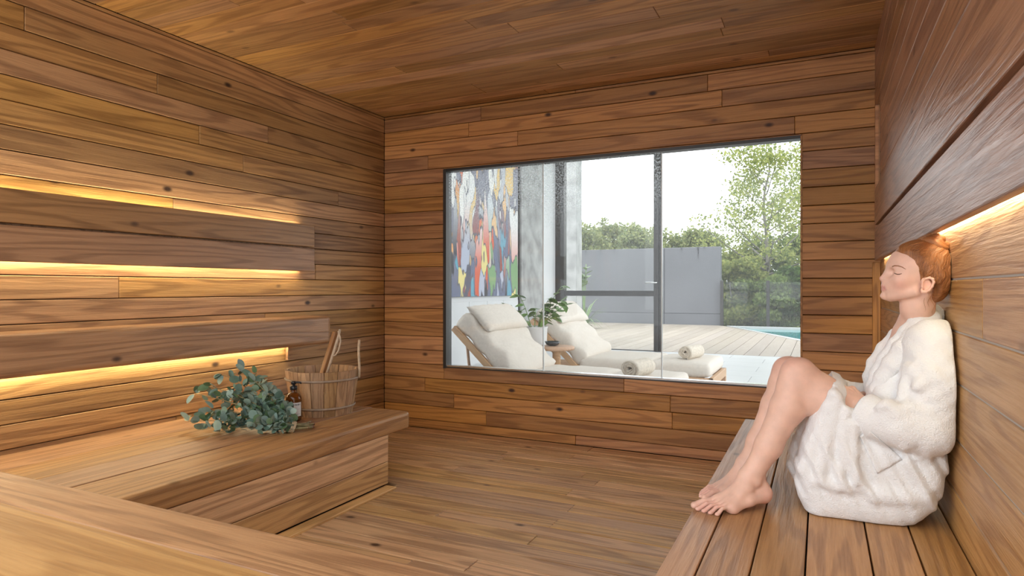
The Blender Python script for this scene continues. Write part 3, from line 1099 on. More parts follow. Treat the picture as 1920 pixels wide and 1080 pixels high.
# strappy plant by the wall, seen through the door
GRS = plain('strap_leaf', (0.17, 0.26, 0.09), 0.5, noise=0.25, nscale=6)
yp = empty('strappy_plant', (at_y(1095, 590, 14.6).x, 14.6, 0), label='spiky green strap-leaved plant against the charcoal wall', cat='plant')
for i in range(46):
    a = rng.uniform(0, 6.28)
    Ls = rng.uniform(0.5, 1.05)
    rise = rng.uniform(0.35, 0.95)
    path = []
    for t in [q / 6 for q in range(7)]:
        path.append((Ls * 0.75 * t * math.cos(a), Ls * 0.75 * t * math.sin(a), Ls * (rise * 1.6 * t - 1.15 * t * t * (1 - 0.45 * rise)) + 0.02))
    child('leaf', tube_mesh(path, [0.02, 0.024, 0.022, 0.018, 0.013, 0.008, 0.002], GRS, 4, flat=0.15), yp)
for i in range(5):
    a = rng.uniform(0, 6.28)
    hgt = rng.uniform(1.2, 1.7)
    path = [(0.05 * math.cos(a) * t, 0.05 * math.sin(a) * t, hgt * t) for t in (0, 0.3, 0.6, 1)]
    stm = child('stem', tube_mesh(path, 0.01, GRS, 5), yp)
    for q in range(7):
        b_ = rng.uniform(0, 6.28)
        child('leaf', leaf_mesh(0.22, 0.09, GRS) if q == 0 else stm.children[0].data, stm, aim((path[-1][0], path[-1][1], hgt * rng.uniform(0.75, 1.0)), (math.cos(b_), math.sin(b_), rng.uniform(0.1, 0.9))))


# ---------------------------------------------------------------- trees and shrubs
def foliage_mat(name, col, trans=0.35):
    m, nt, N, L, b = new_mat(name)
    N.remove(b)
    df = N.new('ShaderNodeBsdfDiffuse')
    tl = N.new('ShaderNodeBsdfTranslucent')
    mx = N.new('ShaderNodeMixShader')
    mx.inputs[0].default_value = trans
    geo = N.new('ShaderNodeNewGeometry')
    r = N.new('ShaderNodeValToRGB')
    r.color_ramp.elements[0].color = (col[0] * 0.55, col[1] * 0.62, col[2] * 0.6, 1)
    r.color_ramp.elements[1].color = (min(1, col[0] * 1.45), min(1, col[1] * 1.3), col[2] * 1.2, 1)
    L.new(geo.outputs['Random Per Island'], r.inputs['Fac'])
    L.new(r.outputs[0], df.inputs['Color'])
    L.new(r.outputs[0], tl.inputs['Color'])
    L.new(df.outputs[0], mx.inputs[1])
    L.new(tl.outputs[0], mx.inputs[2])
    L.new(mx.outputs[0], N['Material Output'].inputs['Surface'])
    return m


F_BIRCH = foliage_mat('birch_leaves', (0.31, 0.36, 0.13), 0.5)
F_HEDGE = foliage_mat('hedge_leaves', (0.19, 0.26, 0.09))
F_FAR = foliage_mat('distant_leaves', (0.30, 0.345, 0.17))
F_DARK = foliage_mat('laurel_leaves', (0.08, 0.14, 0.04))
BARK = plain('bark', (0.20, 0.185, 0.16), 0.85, noise=0.35, nscale=8, bump=0.4, bscale=30)


def leaf_cloud(clumps, per, size, mat, seed):
    """one mesh of small folded leaves scattered through ellipsoidal clumps"""
    r = np.random.default_rng(seed)
    C, R_ = [], []
    for (c, rad) in clumps:
        n = per
        d = r.normal(size=(n, 3))
        d /= np.linalg.norm(d, axis=1)[:, None]
        q = r.random(n) ** 0.45
        C.append(np.array(c) + d * q[:, None] * np.array(rad))
    C = np.concatenate(C)
    n = len(C)
    a = r.normal(size=(n, 3))
    a /= np.linalg.norm(a, axis=1)[:, None]
    b = r.normal(size=(n, 3))
    b -= a * (a * b).sum(1)[:, None]
    b /= np.linalg.norm(b, axis=1)[:, None]
    s = size * (0.6 + 0.8 * r.random(n))[:, None]
    nn = np.cross(a, b)
    v = np.stack([C - a * s * 0.5, C + b * s * 0.30 + nn * s * 0.08, C + a * s * 0.5, C - b * s * 0.30 + nn * s * 0.08], 1).reshape(-1, 3)
    me = bpy.data.meshes.new('foliage')
    me.vertices.add(4 * n)
    me.vertices.foreach_set('co', v.astype(np.float32).ravel())
    me.loops.add(4 * n)
    me.loops.foreach_set('vertex_index', np.arange(4 * n, dtype=np.int32))
    me.polygons.add(n)
    me.polygons.foreach_set('loop_start', np.arange(0, 4 * n, 4, dtype=np.int32))
    me.update(calc_edges=True)
    me.materials.append(mat)
    return me


def branchy(root, base, top, r0, nb, reach, seed, lo=0.3):
    """trunk and limbs as separate parts; returns limb tips"""
    r = random.Random(seed)
    base, top = Vector(base), Vector(top)
    tr = [base.lerp(top, i / 9) + Vector((r.uniform(-1, 1), r.uniform(-1, 1), 0)) * 0.05 * reach * (0 < i < 9) for i in range(10)]
    child('trunk', tube_mesh(tr, [r0 * (1 - 0.09 * i) for i in range(10)], BARK, 8), root)
    tips = []
    for k_ in range(nb):
        t = lo + (0.97 - lo) * k_ / max(1, nb - 1)
        p = base.lerp(top, t)
        a = k_ * 2.4 + r.uniform(-0.5, 0.5)
        ln = reach * (1.15 - 0.75 * t) * r.uniform(0.75, 1.2)
        e = p + Vector((math.cos(a) * ln, math.sin(a) * ln, ln * r.uniform(0.35, 0.9)))
        m_ = p.lerp(e, 0.5) + Vector((0, 0, -0.08 * ln))
        path = [p.lerp(m_, q).lerp(m_.lerp(e, q), q) for q in (0, 0.2, 0.4, 0.6, 0.8, 1)]
        rb_ = r0 * (1 - 0.85 * t) * 0.6
        child('branch', tube_mesh(path, [rb_ * (1 - 0.16 * i) for i in range(6)], BARK, 5), root)
        tips += [path[2], path[3], path[4], path[5]]
    return tips


def tree(name, px, py_top, Y, label, mat, reach, nb, per, size, seed, r0=0.09, cr=0.55, lo=0.3, fill=0):
    b = at_y(px, 600, Y)
    top = at_y(px, py_top, Y).z + 0.15
    root = empty(name, (b.x, Y, -0.15), label=label, cat='tree')
    tips = branchy(root, (0, 0, 0), (0.1, 0, top), r0, nb, reach, seed, lo)
    r = random.Random(seed + 1)
    cl = [(t + Vector((r.uniform(-1, 1), r.uniform(-1, 1), r.uniform(-0.6, 0.8))) * cr * 0.5, (cr * r.uniform(0.6, 1.1), cr * r.uniform(0.6, 1.1), cr * r.uniform(0.45, 0.8))) for t in tips]
    cl.append(((0.1, 0, top - 0.1), (cr * 0.5, cr * 0.5, cr * 0.9)))
    f = child('foliage', leaf_cloud(cl, per, size, mat, seed), root)
    f['kind'] = 'stuff'
    return root


def shrub(px, py_top, Y, w, label, mat, per, size, seed, depth=1.0):
    b = at_y(px, 600, Y)
    top = at_y(px, py_top, Y).z + 0.15
    root = empty('shrub', (b.x, Y, -0.15), label=label, cat='shrub', group='shrubs beyond the pool fence')
    r = random.Random(seed)
    cl = []
    for k_ in range(26):
        a, q = r.uniform(0, 6.28), r.random() ** 0.5
        z = r.random()
        s = (1 - 0.45 * z)
        cl.append(((q * w * s * math.cos(a), q * depth * s * math.sin(a), z * top * 0.9 + 0.1), (w * 0.3, depth * 0.35, top * 0.13)))
    f = child('foliage', leaf_cloud(cl, per, size, mat, seed), root)
    f['kind'] = 'stuff'
    for k_ in range(4):
        a = r.uniform(0, 6.28)
        child('stem', tube_mesh([(0.1 * math.cos(a), 0.1 * math.sin(a), 0), (0.4 * w * math.cos(a), 0.4 * depth * math.sin(a), top * 0.7)], [0.04, 0.012], BARK, 6), root)
    return root


tree('birch_tree', 1432, 285, 20.0, 'tall airy birch rising beyond the pool fence', F_BIRCH, 2.0, 26, 66, 0.095, 4, 0.085, 0.5, 0.2)
tree('birch_tree', 1506, 318, 24.5, 'slim birch at the right edge of the window, behind the tallest birch', F_BIRCH, 1.6, 16, 60, 0.11, 9, 0.08, 0.55, 0.3)
shrub(1378, 492, 18.9, 1.0, 'bright leafy shrub beside the end of the charcoal wall', F_BIRCH, 380, 0.105, 31)
shrub(1440, 520, 18.6, 1.0, 'round shrub below the tall birch trunk', F_HEDGE, 400, 0.10, 32)
shrub(1506, 505, 18.8, 1.1, 'dense dark shrub behind the right end of the pool', F_DARK, 400, 0.10, 33)
shrub(1400, 462, 22.0, 1.7, 'tall hedge shrub filling in behind the birch', F_BIRCH, 380, 0.12, 34)
shrub(1480, 440, 22.5, 1.9, 'tallest hedge shrub at the far right of the garden', F_HEDGE, 380, 0.12, 35)
shrub(1590, 470, 20.5, 1.6, 'broad hedge shrub beyond the pool, to the right of both birches', F_HEDGE, 380, 0.12, 37)
shrub(1690, 480, 20.0, 1.8, 'pale leafy shrub at the far right end of the pool fence', F_BIRCH, 380, 0.12, 38)
for i, (px, pt_, Y, rc, lab) in enumerate(((1098, 448, 31, 1.7, 'distant leafy tree above the garden wall, leftmost in the door glass'),
                                           (1146, 436, 35, 1.9, 'tallest distant tree seen through the door glass'),
                                           (1200, 446, 32, 1.7, 'distant tree just left of the steel door post'),
                                           (1266, 452, 38, 1.9, 'distant tree just right of the steel door post'),
                                           (1318, 450, 34, 1.6, 'distant tree between the door post and the birch'))):
    tree('broadleaf_tree', px, pt_, Y, lab, F_FAR, rc * (1.0 + 0.15 * (i % 2)), 13, 130, 0.16, 60 + i, 0.12, 0.62, 0.42)

# ---------------------------------------------------------------- pail, ladle, bottle, eucalyptus on the low bench
rng = random.Random(5)
BC = Vector((-2.315, 2.535, ZT))
RB, RT, HB = 0.152, 0.186, 0.224
pail = empty('wooden_pail', BC, label='wooden stave pail with two hoops on the low bench', cat='pail')
NS = 17


def stave_mesh(h):
    th, half = 0.017, math.pi / NS - 0.010
    vs_, fs = [], []
    nz, na = 4, 4
    for i in range(nz + 1):
        x = h * i / nz
        r = RB + (RT - RB) * x / HB
        ins = 0.0022 if i in (0, nz) else 0
        for side in (0, 1):
            for j in range(na + 1):
                a = -half + 2 * half * j / na
                rr = (r - ins * 0.6) if side == 0 else (r - th + ins * 0.6)
                e = 0.0016 if (j in (0, na) and side == 0) else 0
                vs_.append((x, rr * math.sin(a), rr * math.cos(a) - e))
    c = 2 * (na + 1)
    for i in range(nz):
        for j in range(na):
            a = i * c + j
            fs.append((a, a + c, a + c + 1, a + 1))
            b = a + na + 1
            fs.append((b, b + 1, b + c + 1, b + c))
        a, b = i * c, i * c + na + 1
        fs.append((a, b, b + c, a + c))
        a, b = i * c + na, i * c + 2 * na + 1
        fs.append((a, a + c, b + c, b))
    for i in (0, nz):
        for j in range(na):
            a = i * c + j
            q = (a, a + 1, a + na + 2, a + na + 1)
            fs.append(q if i == 0 else q[::-1])
    return mesh_from('stave', vs_, fs, W_STAVE)


sm = stave_mesh(HB)
UP = Matrix(((0, 0, 1), (0, 1, 0), (1, 0, 0)))   # local x -> up, local z -> outward
for i in range(NS):
    child('stave', sm, pail, Matrix.Rotation(i * 2 * math.pi / NS + 0.13, 4, 'Z') @ UP.to_4x4())
child('base', lathe_mesh([(RB - 0.012, 0.012), (RB - 0.010, 0.028), (0.01, 0.03)], W_STAVE, 28), pail)
HOOP = plain('withe_hoop', (0.30, 0.215, 0.145), 0.6, noise=0.2, nscale=40)
for hz_ in (0.180, 0.040):
    r = RB + (RT - RB) * hz_ / HB + 0.003
    pr = [(r + 0.0048 * math.cos(t), hz_ + 0.0058 * math.sin(t)) for t in [2 * math.pi * q / 8 for q in range(8)]]
    child('hoop', lathe_mesh(pr, HOOP, 48, close=True), pail)
rd = Vector((CA, SA, 0))
pth = []
for q in range(11):
    t = q / 10
    pth.append(rd * (0.188 + 0.002 * math.sin(t * 7)) + Vector((0, 0, 0.178 + 0.195 * t)))
child('handle_stick', tube_mesh(pth, [0.0065] * 9 + [0.0072, 0.006], plain('peeled_stick', (0.52, 0.38, 0.24), 0.6, noise=0.2, nscale=60), 8), pail)

ld = empty('ladle', at_y(609, 700, 2.53), label='long wooden ladle with a looped grip leaning inside the pail', cat='ladle')
o0 = at_y(609, 700, 2.53)
top = at_y(631, 622, 2.56) - o0
low = Vector((-0.045, -0.01, -0.115))
pA_ = low.lerp(top, 0.0)
ax_ = (top - low).normalized()
L_ = (top - low).length
M = aim((low + top) / 2 + Vector((-0.008, 0, 0)), ax_)
child('handle', box_mesh(L_, 0.024, 0.022, wood('ladle_wood', (0.20, 0.09, 0.035), (0.40, 0.20, 0.085), 0.5, knots=0), 0.006, 2), ld, M)
PALE = plain('pale_birch', (0.55, 0.42, 0.29), 0.55, noise=0.15, nscale=50)
off = rd * 0.0175
child('grip_bar', tube_mesh([low.lerp(top, 0.30) + off, low.lerp(top, 0.6) + off, low.lerp(top, 0.93) + off, top + off + Vector((0, 0, 0.012))], [0.0065, 0.007, 0.007, 0.006], PALE, 8), ld)
lp = [at_y(634, 621, 2.56), at_y(637.5, 632, 2.56), at_y(638.5, 640, 2.56), at_y(635, 657, 2.56), at_y(629, 666, 2.555), at_y(621, 668, 2.55)]
child('grip_loop', tube_mesh([p - o0 for p in lp], 0.0042, PALE, 8), ld)
child('bowl', lathe_mesh([(0.008, -0.03), (0.04, -0.022), (0.052, 0.01), (0.047, 0.01), (0.036, -0.016), (0.006, -0.022)], PALE, 24), ld, Matrix.Translation(low + Vector((0, 0, 0.0))))

# bottle
bp_ = at_z(550.5, 789, ZT)
bt = empty('pump_bottle', (bp_.x, bp_.y, ZT), label='amber glass pump bottle with a white label beside the pail', cat='bottle')


def amber():
    m, nt, N, L, b = new_mat('amber_glass')
    b.inputs['Base Color'].default_value = (0.24, 0.075, 0.012, 1)
    b.inputs['Roughness'].default_value = 0.06
    b.inputs['Transmission Weight'].default_value = 0.55
    b.inputs['IOR'].default_value = 1.45
    return m


SC = 1.02
AMB = amber()
child('bottle_body', lathe_mesh([(0.030 * SC, 0.0), (0.0355 * SC, 0.004), (0.0365 * SC, 0.012), (0.0365 * SC, 0.108), (0.034 * SC, 0.119), (0.026 * SC, 0.129), (0.017 * SC, 0.136), (0.0145 * SC, 0.142), (0.0145 * SC, 0.156)], AMB, 36), bt)
child('liquid', lathe_mesh([(0.028, 0.003), (0.0345, 0.012), (0.0345, 0.102), (0.01, 0.1021)], plain('brown_liquid', (0.055, 0.016, 0.006), 0.3), 32), bt)
BLK = plain('black_plastic', (0.012, 0.012, 0.013), 0.35)
pump = child('pump', lathe_mesh([(0.0165, 0.150), (0.0172, 0.152), (0.0172, 0.166), (0.015, 0.169), (0.0075, 0.170), (0.0070, 0.176), (0.0115, 0.1765), (0.012, 0.189), (0.010, 0.191)], BLK, 28), bt)
nd = Vector((CA, SA, 0))
child('nozzle', tube_mesh([Vector((0, 0, 0.185)) - nd * 0.004, Vector((0, 0, 0.186)) + nd * 0.02, Vector((0, 0, 0.184)) + nd * 0.033, Vector((0, 0, 0.179)) + nd * 0.037], [0.0055, 0.005, 0.0042, 0.0036], BLK, 8), pump)


def wrap(r, a0, a1, z0, z1, mat, n=14):
    vs_, fs = [], []
    for i in range(n + 1):
        a = a0 + (a1 - a0) * i / n
        vs_ += [(r * math.cos(a), r * math.sin(a), z0), (r * math.cos(a), r * math.sin(a), z1)]
    for i in range(n):
        fs.append((2 * i, 2 * i + 2, 2 * i + 3, 2 * i + 1))
    return mesh_from('print', vs_, fs, mat, True)


lc = math.radians(-24)
lab = child('paper_label', wrap(0.0378, lc - 0.78, lc + 0.72, 0.026, 0.092, plain('label_paper', (0.72, 0.72, 0.70), 0.7)), bt)
INK = plain('grey_ink', (0.10, 0.10, 0.11), 0.8)
x_ = -0.62
for i in range(11):
    child('print', wrap(0.0380, lc + x_, lc + x_ + (0.075 if i % 3 else 0.05), 0.0785, 0.0855 + (0.0012 if i % 4 == 0 else 0), INK, 2), lab)
    x_ += 0.105
INK2 = plain('pale_ink', (0.42, 0.42, 0.43), 0.8)
for z_, a0, a1 in ((0.066, -0.6, 0.1), (0.060, -0.6, 0.45), (0.041, -0.6, -0.05), (0.037, 0.0, 0.5), (0.033, -0.6, 0.2)):
    child('print', wrap(0.0380, lc + a0, lc + a1, z_, z_ + 0.0016, INK2, 6), lab)

# eucalyptus bundle
T0 = at_z(548, 800, ZT + 0.026)
eu = empty('eucalyptus_bundle', (T0.x, T0.y, ZT), label='bundle of fresh blue-green eucalyptus branches tied with twine', cat='foliage')
E_MATS = [plain('eucalyptus_leaf_a', (0.125, 0.205, 0.155), 0.5, noise=0.25, nscale=25),
          plain('eucalyptus_leaf_b', (0.19, 0.28, 0.245), 0.5, noise=0.2, nscale=25),
          plain('eucalyptus_leaf_c', (0.095, 0.16, 0.075), 0.5, noise=0.3, nscale=25),
          plain('eucalyptus_leaf_d', (0.24, 0.32, 0.255), 0.5, noise=0.2, nscale=25)]
STEMM = plain('eucalyptus_stem', (0.22, 0.185, 0.085), 0.65, noise=0.3, nscale=50)
TWIG = plain('stem_cut', (0.20, 0.10, 0.06), 0.8)


def round_leaf(L_, W_, mat, cup):
    vs_ = [(0, 0, 0)]
    n = 12
    vs_.append((L_ * 0.55, 0, -0.02 * L_))
    for i in range(n):
        a = 2 * math.pi * i / n + math.pi
        x = L_ * 0.55 + L_ * 0.45 * math.cos(a)
        y = W_ / 2 * math.sin(a)
        vs_.append((x, y, cup * abs(y) - 0.25 * cup * x * x / L_))
    fs = [(1, 2 + i, 2 + (i + 1) % n) for i in range(n)]
    return mesh_from('leaf', vs_[:], [tuple(f) for f in fs], mat, True)


e_leaves = [round_leaf(L_, W_, m, c) for m in E_MATS for (L_, W_, c) in ((0.042, 0.031, 0.25), (0.036, 0.032, 0.15), (0.046, 0.024, 0.35))]
n_leaf = 0
tips = [(352, 790, 1.93), (366, 738, 2.0), (392, 724, 2.04), (418, 702, 2.10), (452, 694, 2.16), (486, 716, 2.22), (440, 738, 2.12),
        (402, 768, 1.99), (410, 812, 1.92), (470, 806, 1.98), (380, 806, 1.91), (503, 744, 2.22), (432, 786, 1.97), (505, 805, 2.05), (470, 752, 2.12), (388, 778, 2.05), (455, 775, 2.03), (425, 735, 2.2)]
ends = []
eu_paths = []
for si, (px, py, Y) in enumerate(tips):
    tip = at_y(px, py, Y)
    tip.z = max(tip.z, ZT + 0.02)
    tip = tip - Vector((T0.x, T0.y, ZT))
    a = rng.uniform(0, 6.28)
    rr = 0.016 * math.sqrt(rng.random())
    tie = Vector((rr * 0.5 * math.cos(a), rr * 0.8 * math.cos(a), 0.026 + rr * math.sin(a)))
    e_ = at_z(583 + rng.uniform(-9, 6), 803 + rng.uniform(-5, 4), ZT + 0.012) - Vector((T0.x, T0.y, ZT))
    e_.z = 0.007 + rng.uniform(0, 0.026)
    mid = tie.lerp(tip, 0.45) + Vector((0, 0, 0.03 + 0.12 * max(0, tip.z - 0.05)))
    path = [e_] + [tie.lerp(mid, t).lerp(mid.lerp(tip, t), t) for t in [q / 10 for q in range(11)]]
    eu_paths.append(path)
    stem = child('stem', tube_mesh(path, [0.0042] + [0.0040 - 0.00028 * q for q in range(11)], STEMM, 6), eu)
    dr = (path[0] - path[1]).normalized()
    child('cut_end', tube_mesh([e_ - dr * 0.001, e_ + dr * 0.003], 0.0043, TWIG, 6), stem)
    first = 3
    for q in range(first, 12):
        p = path[q]
        d = (path[min(q + 1, 11)] - path[q - 1]).normalized()
        for s in ((0, 1) if q < 11 else (0, 1, 2)):
            if n_leaf >= 298:
                break
            if q == first and s:
                continue
            side = d.cross(Vector((rng.uniform(-1, 1), rng.uniform(-1, 1), rng.uniform(-1, 1)))).normalized()
            if s == 1:
                side = -side
            dd = (side + d * rng.uniform(0.1, 0.9)).normalized()
            if p.z + dd.z * 0.07 < 0.022:
                dd.z = abs(dd.z) * 0.4 + 0.15
            jit = p + d * rng.uniform(-0.012, 0.012)
            lm = e_leaves[rng.choice((0, 0, 1, 2, 3, 3, 3)) * 3 % 12 + rng.randrange(3)]
            lo_ = child('leaf', lm, stem, aim(jit, dd, rng.uniform(-1.3, 1.3)) @ Matrix.Scale(rng.uniform(0.9, 1.4), 4))
            n_leaf += 1
# inner leaves of the bunch, too closely packed to tell apart
vs_, fs = [], []
for lm_i in range(420):
    si = rng.randrange(len(eu_paths))
    path = eu_paths[si]
    q = rng.uniform(2.2, 9.5)
    p = path[int(q)].lerp(path[int(q) + 1], q - int(q))
    p = p + Vector((rng.gauss(0, 0.012), rng.gauss(0, 0.012), rng.gauss(0, 0.012)))
    p.z = max(p.z, 0.012)
    d = Vector((rng.uniform(-1, 1), rng.uniform(-1, 1), rng.uniform(-0.3, 1))).normalized()
    Mx = aim(p, d, rng.uniform(-1.5, 1.5)) @ Matrix.Scale(rng.uniform(0.8, 1.2), 4)
    src = e_leaves[1]
    n0 = len(vs_)
    for v in src.vertices:
        w = Mx @ v.co
        w.z = max(w.z, 0.003)
        vs_.append(w)
    for f in src.polygons:
        fs.append([n0 + i for i in f.vertices])
inner = mesh_from('inner_leaves', vs_, fs, None, True)
for m_ in (E_MATS[2], E_MATS[0], E_MATS[3]):
    inner.materials.append(m_)
for i, f in enumerate(inner.polygons):
    f.material_index = (i // 12) % 3
child('inner_leaves', inner, eu)['kind'] = 'stuff'
TW = plain('jute_twine', (0.52, 0.40, 0.25), 0.85, noise=0.3, nscale=150)
axd = (at_y(520, 790, 2.1) - at_z(583, 803, ZT)).normalized()
for q in range(4):
    ring_c = Vector((0, 0, 0.026)) + axd * (0.005 * (q - 1.5))
    u1 = axd.cross(Vector((0, 0, 1))).normalized()
    u2 = axd.cross(u1)
    pts_ = [ring_c + (u1 * math.cos(t) + u2 * math.sin(t)) * 0.0235 + axd * 0.002 * math.sin(t) for t in [2 * math.pi * z / 20 for z in range(21)]]
    child('twine', tube_mesh(pts_, 0.0028, TW, 6, cap=False), eu)

# ---------------------------------------------------------------- set-out units to metres
# the shell was set out with the camera 0.97 units above the floor; one unit is 1.302 m
UNIT = 1.302
for o in list(scene.objects):
    if o.parent is None:
        if o.type == 'CAMERA':
            o.location = o.location * UNIT
        else:
            o.location = o.location * UNIT
            o.scale = o.scale * UNIT
ZO = CAMZ * UNIT - CAMZ                  # the seat and the woman below are set out in metres from eye level down

# ---------------------------------------------------------------- the bench the woman sits on
XRM = XRL * UNIT
ZB = 0.25
YE = 3.715
rb = empty('side_bench', (0, 0, ZO), label='long plank bench under the right wall where the woman sits', cat='bench')
xs = [-0.376, -0.285, -0.162, -0.036, 0.120, 0.238, XRM - 0.002]
Y0 = YN * UNIT
for xa, xb in zip(xs[:-1], xs[1:]):
    plank(rb, ((xa + xb) / 2, (Y0 + YE) / 2, ZB - 0.02), YE - Y0, xb - xa - 0.0045, 0.04, 'floorY', W_BENCH, 'seat_plank', bev=0.003, seg=2)
span('under_frame', rb, (-0.36, Y0, ZB - 0.062), (XRM - 0.004, YE - 0.01, ZB - 0.041), DARK, 0)
for z0, z1 in ((-ZO + 0.004, -ZO + 0.155), (-ZO + 0.158, -ZO + 0.31), (-ZO + 0.313, ZB - 0.064)):
    plank(rb, (-0.34, (Y0 + YE) / 2 - 0.02, (z0 + z1) / 2), YE - Y0 - 0.04, z1 - z0, 0.024, 'right', W_FLOOR, 'base_board')
    plank(rb, ((-0.326 + XRM) / 2, YE - 0.05, (z0 + z1) / 2), XRM + 0.32, z1 - z0, 0.024, 'back', W_FLOOR, 'base_board')

# ---------------------------------------------------------------- the woman: signed-distance modelling -> one continuous mesh
def smin(a, b, k):
    h = np.clip(0.5 + 0.5 * (b - a) / k, 0, 1)
    return b + (a - b) * h - k * h * (1 - h)


def smax(a, b, k):
    return -smin(-a, -b, k)


class Field:
    def __init__(self, xs, ys, zs):
        self.xs, self.ys, self.zs = [np.asarray(q, np.float32) for q in (xs, ys, zs)]
        self.F = np.full((len(xs), len(ys), len(zs)), 0.5, np.float32)

    def sub(self, lo, hi):
        s = []
        for ax, l, h in zip((self.xs, self.ys, self.zs), lo, hi):
            i0 = max(0, int(np.searchsorted(ax, l)) - 1)
            i1 = min(len(ax), int(np.searchsorted(ax, h)) + 1)
            s.append(slice(i0, max(i1, i0 + 1)))
        X = self.xs[s[0]][:, None, None]
        Y = self.ys[s[1]][None, :, None]
        Z = self.zs[s[2]][None, None, :]
        return tuple(s), X, Y, Z

    def apply(self, fn, lo, hi, k=0.01, op='add', pad=0.03):
        lo = [q - pad - k for q in lo]
        hi = [q + pad + k for q in hi]
        s, X, Y, Z = self.sub(lo, hi)
        d = fn(X, Y, Z).astype(np.float32)
        if op == 'add':
            self.F[s] = smin(self.F[s], d, k)
        elif op == 'cut':
            self.F[s] = smax(self.F[s], -d, k)
        elif op == 'disp':
            self.F[s] = self.F[s] + d
        elif op == 'and':
            self.F[s] = smax(self.F[s], d, k)

    def cone(self, a, b, ra, rb, k=0.01, op='add', pad=0.03, sq=None):
        a, b = np.array(a, float), np.array(b, float)
        ab = b - a
        l2 = float(ab @ ab) + 1e-9
        m = max(ra, rb)

        def fn(X, Y, Z):
            px, py, pz = X - a[0], Y - a[1], Z - a[2]
            t = np.clip((px * ab[0] + py * ab[1] + pz * ab[2]) / l2, 0, 1)
            return np.sqrt((px - t * ab[0]) ** 2 + (py - t * ab[1]) ** 2 + (pz - t * ab[2]) ** 2) - (ra + (rb - ra) * t)
        self.apply(fn, np.minimum(a, b) - m, np.maximum(a, b) + m, k, op, pad)

    def chain(self, pts, rad, k=0.01, op='add', pad=0.03):
        for i in range(len(pts) - 1):
            self.cone(pts[i], pts[i + 1], rad[i], rad[i + 1], k, op, pad)

    def ell(self, c, r, k=0.01, op='add', tilt=0.0, pad=0.03):
        """ellipsoid, tilted about the Y axis"""
        c, r = np.array(c, float), np.array(r, float)
        ct, st_ = math.cos(tilt), math.sin(tilt)
        m = max(r)

        def fn(X, Y, Z):
            x, y, z = X - c[0], Y - c[1], Z - c[2]
            x, z = ct * x + st_ * z, -st_ * x + ct * z
            k0 = np.sqrt((x / r[0]) ** 2 + (y / r[1]) ** 2 + (z / r[2]) ** 2)
            k1 = np.sqrt((x / r[0] ** 2) ** 2 + (y / r[1] ** 2) ** 2 + (z / r[2] ** 2) ** 2) + 1e-6
            return k0 * (k0 - 1) / k1
        self.apply(fn, c - m, c + m, k, op, pad)

    def sheet(self, poly, yc, T, k=0.05, kk=0.02, op='add', pad=0.05):
        """silhouette polygon in x-z given a soft thickness T (number or function of z) about the plane yc"""
        poly = np.array(poly, float)
        lo = (poly[:, 0].min(), yc - 0.3, poly[:, 1].min())
        hi = (poly[:, 0].max(), yc + 0.3, poly[:, 1].max())

        def fn(X, Y, Z):
            x, z = np.broadcast_arrays(X[:, 0, :], Z[:, 0, :])
            d2 = np.full(x.shape, 1e9)
            ins = np.zeros(x.shape, bool)
            n = len(poly)
            for i in range(n):
                a, b = poly[i], poly[(i + 1) % n]
                e = b - a
                wx, wz = x - a[0], z - a[1]
                t = np.clip((wx * e[0] + wz * e[1]) / (e @ e + 1e-12), 0, 1)
                d2 = np.minimum(d2, (wx - t * e[0]) ** 2 + (wz - t * e[1]) ** 2)
                c = ((a[1] > z) != (b[1] > z)) & (x < (b[0] - a[0]) * (z - a[1]) / (b[1] - a[1] + 1e-12) + a[0])
                ins ^= c
            d = np.sqrt(d2) * np.where(ins, -1, 1)
            Tz = T(Z) if callable(T) else T
            return smax(d[:, None, :], np.abs(Y - yc) - Tz, k)
        self.apply(fn, lo, hi, kk, op, pad)

    def mesh(self, name, mat):
        F = self.F
        S = F < 0
        nx, ny, nz = F.shape
        any_ = np.zeros((nx - 1, ny - 1, nz - 1), np.uint8)
        for i in (0, 1):
            for j in (0, 1):
                for k_ in (0, 1):
                    any_ += S[i:nx - 1 + i, j:ny - 1 + j, k_:nz - 1 + k_]
        act = np.argwhere((any_ > 0) & (any_ < 8))
        del any_
        I, J, K = act.T
        cn = [(i, j, k_) for i in (0, 1) for j in (0, 1) for k_ in (0, 1)]
        V = np.stack([F[I + i, J + j, K + k_] for i, j, k_ in cn], 1)
        P = np.stack([np.stack([self.xs[I + i], self.ys[J + j], self.zs[K + k_]], 1) for i, j, k_ in cn], 1)
        acc = np.zeros((len(act), 3))
        cnt = np.zeros(len(act))
        for p in range(8):
            for q in range(p + 1, 8):
                if sum(abs(cn[p][t] - cn[q][t]) for t in range(3)) != 1:
                    continue
                va, vb = V[:, p], V[:, q]
                m = (va < 0) != (vb < 0)
                t = np.where(m, va / (va - vb + (~m)), 0)[:, None]
                acc += np.where(m[:, None], P[:, p] + (P[:, q] - P[:, p]) * t, 0)
                cnt += m
        verts = acc / cnt[:, None]
        lin = (I.astype(np.int64) * ny + J) * nz + K
        quads = []
        for ax in range(3):
            sl0 = [slice(1, -1)] * 3
            sl1 = [slice(1, -1)] * 3
            sl0[ax] = slice(0, -1)
            sl1[ax] = slice(1, None)
            a, b = S[tuple(sl0)], S[tuple(sl1)]
            e = np.argwhere(a != b)
            off = [1, 1, 1]
            off[ax] = 0
            e = e + np.array(off)
            inside = S[e[:, 0], e[:, 1], e[:, 2]]
            u, v = [(1, 2), (2, 0), (0, 1)][ax]
            idx = []
            for du, dv in ((-1, -1), (0, -1), (0, 0), (-1, 0)):
                c = e.copy()
                c[:, u] += du
                c[:, v] += dv
                idx.append(np.searchsorted(lin, (c[:, 0].astype(np.int64) * ny + c[:, 1]) * nz + c[:, 2]))
            q = np.stack(idx, 1)
            q[~inside] = q[~inside][:, ::-1]
            quads.append(q)
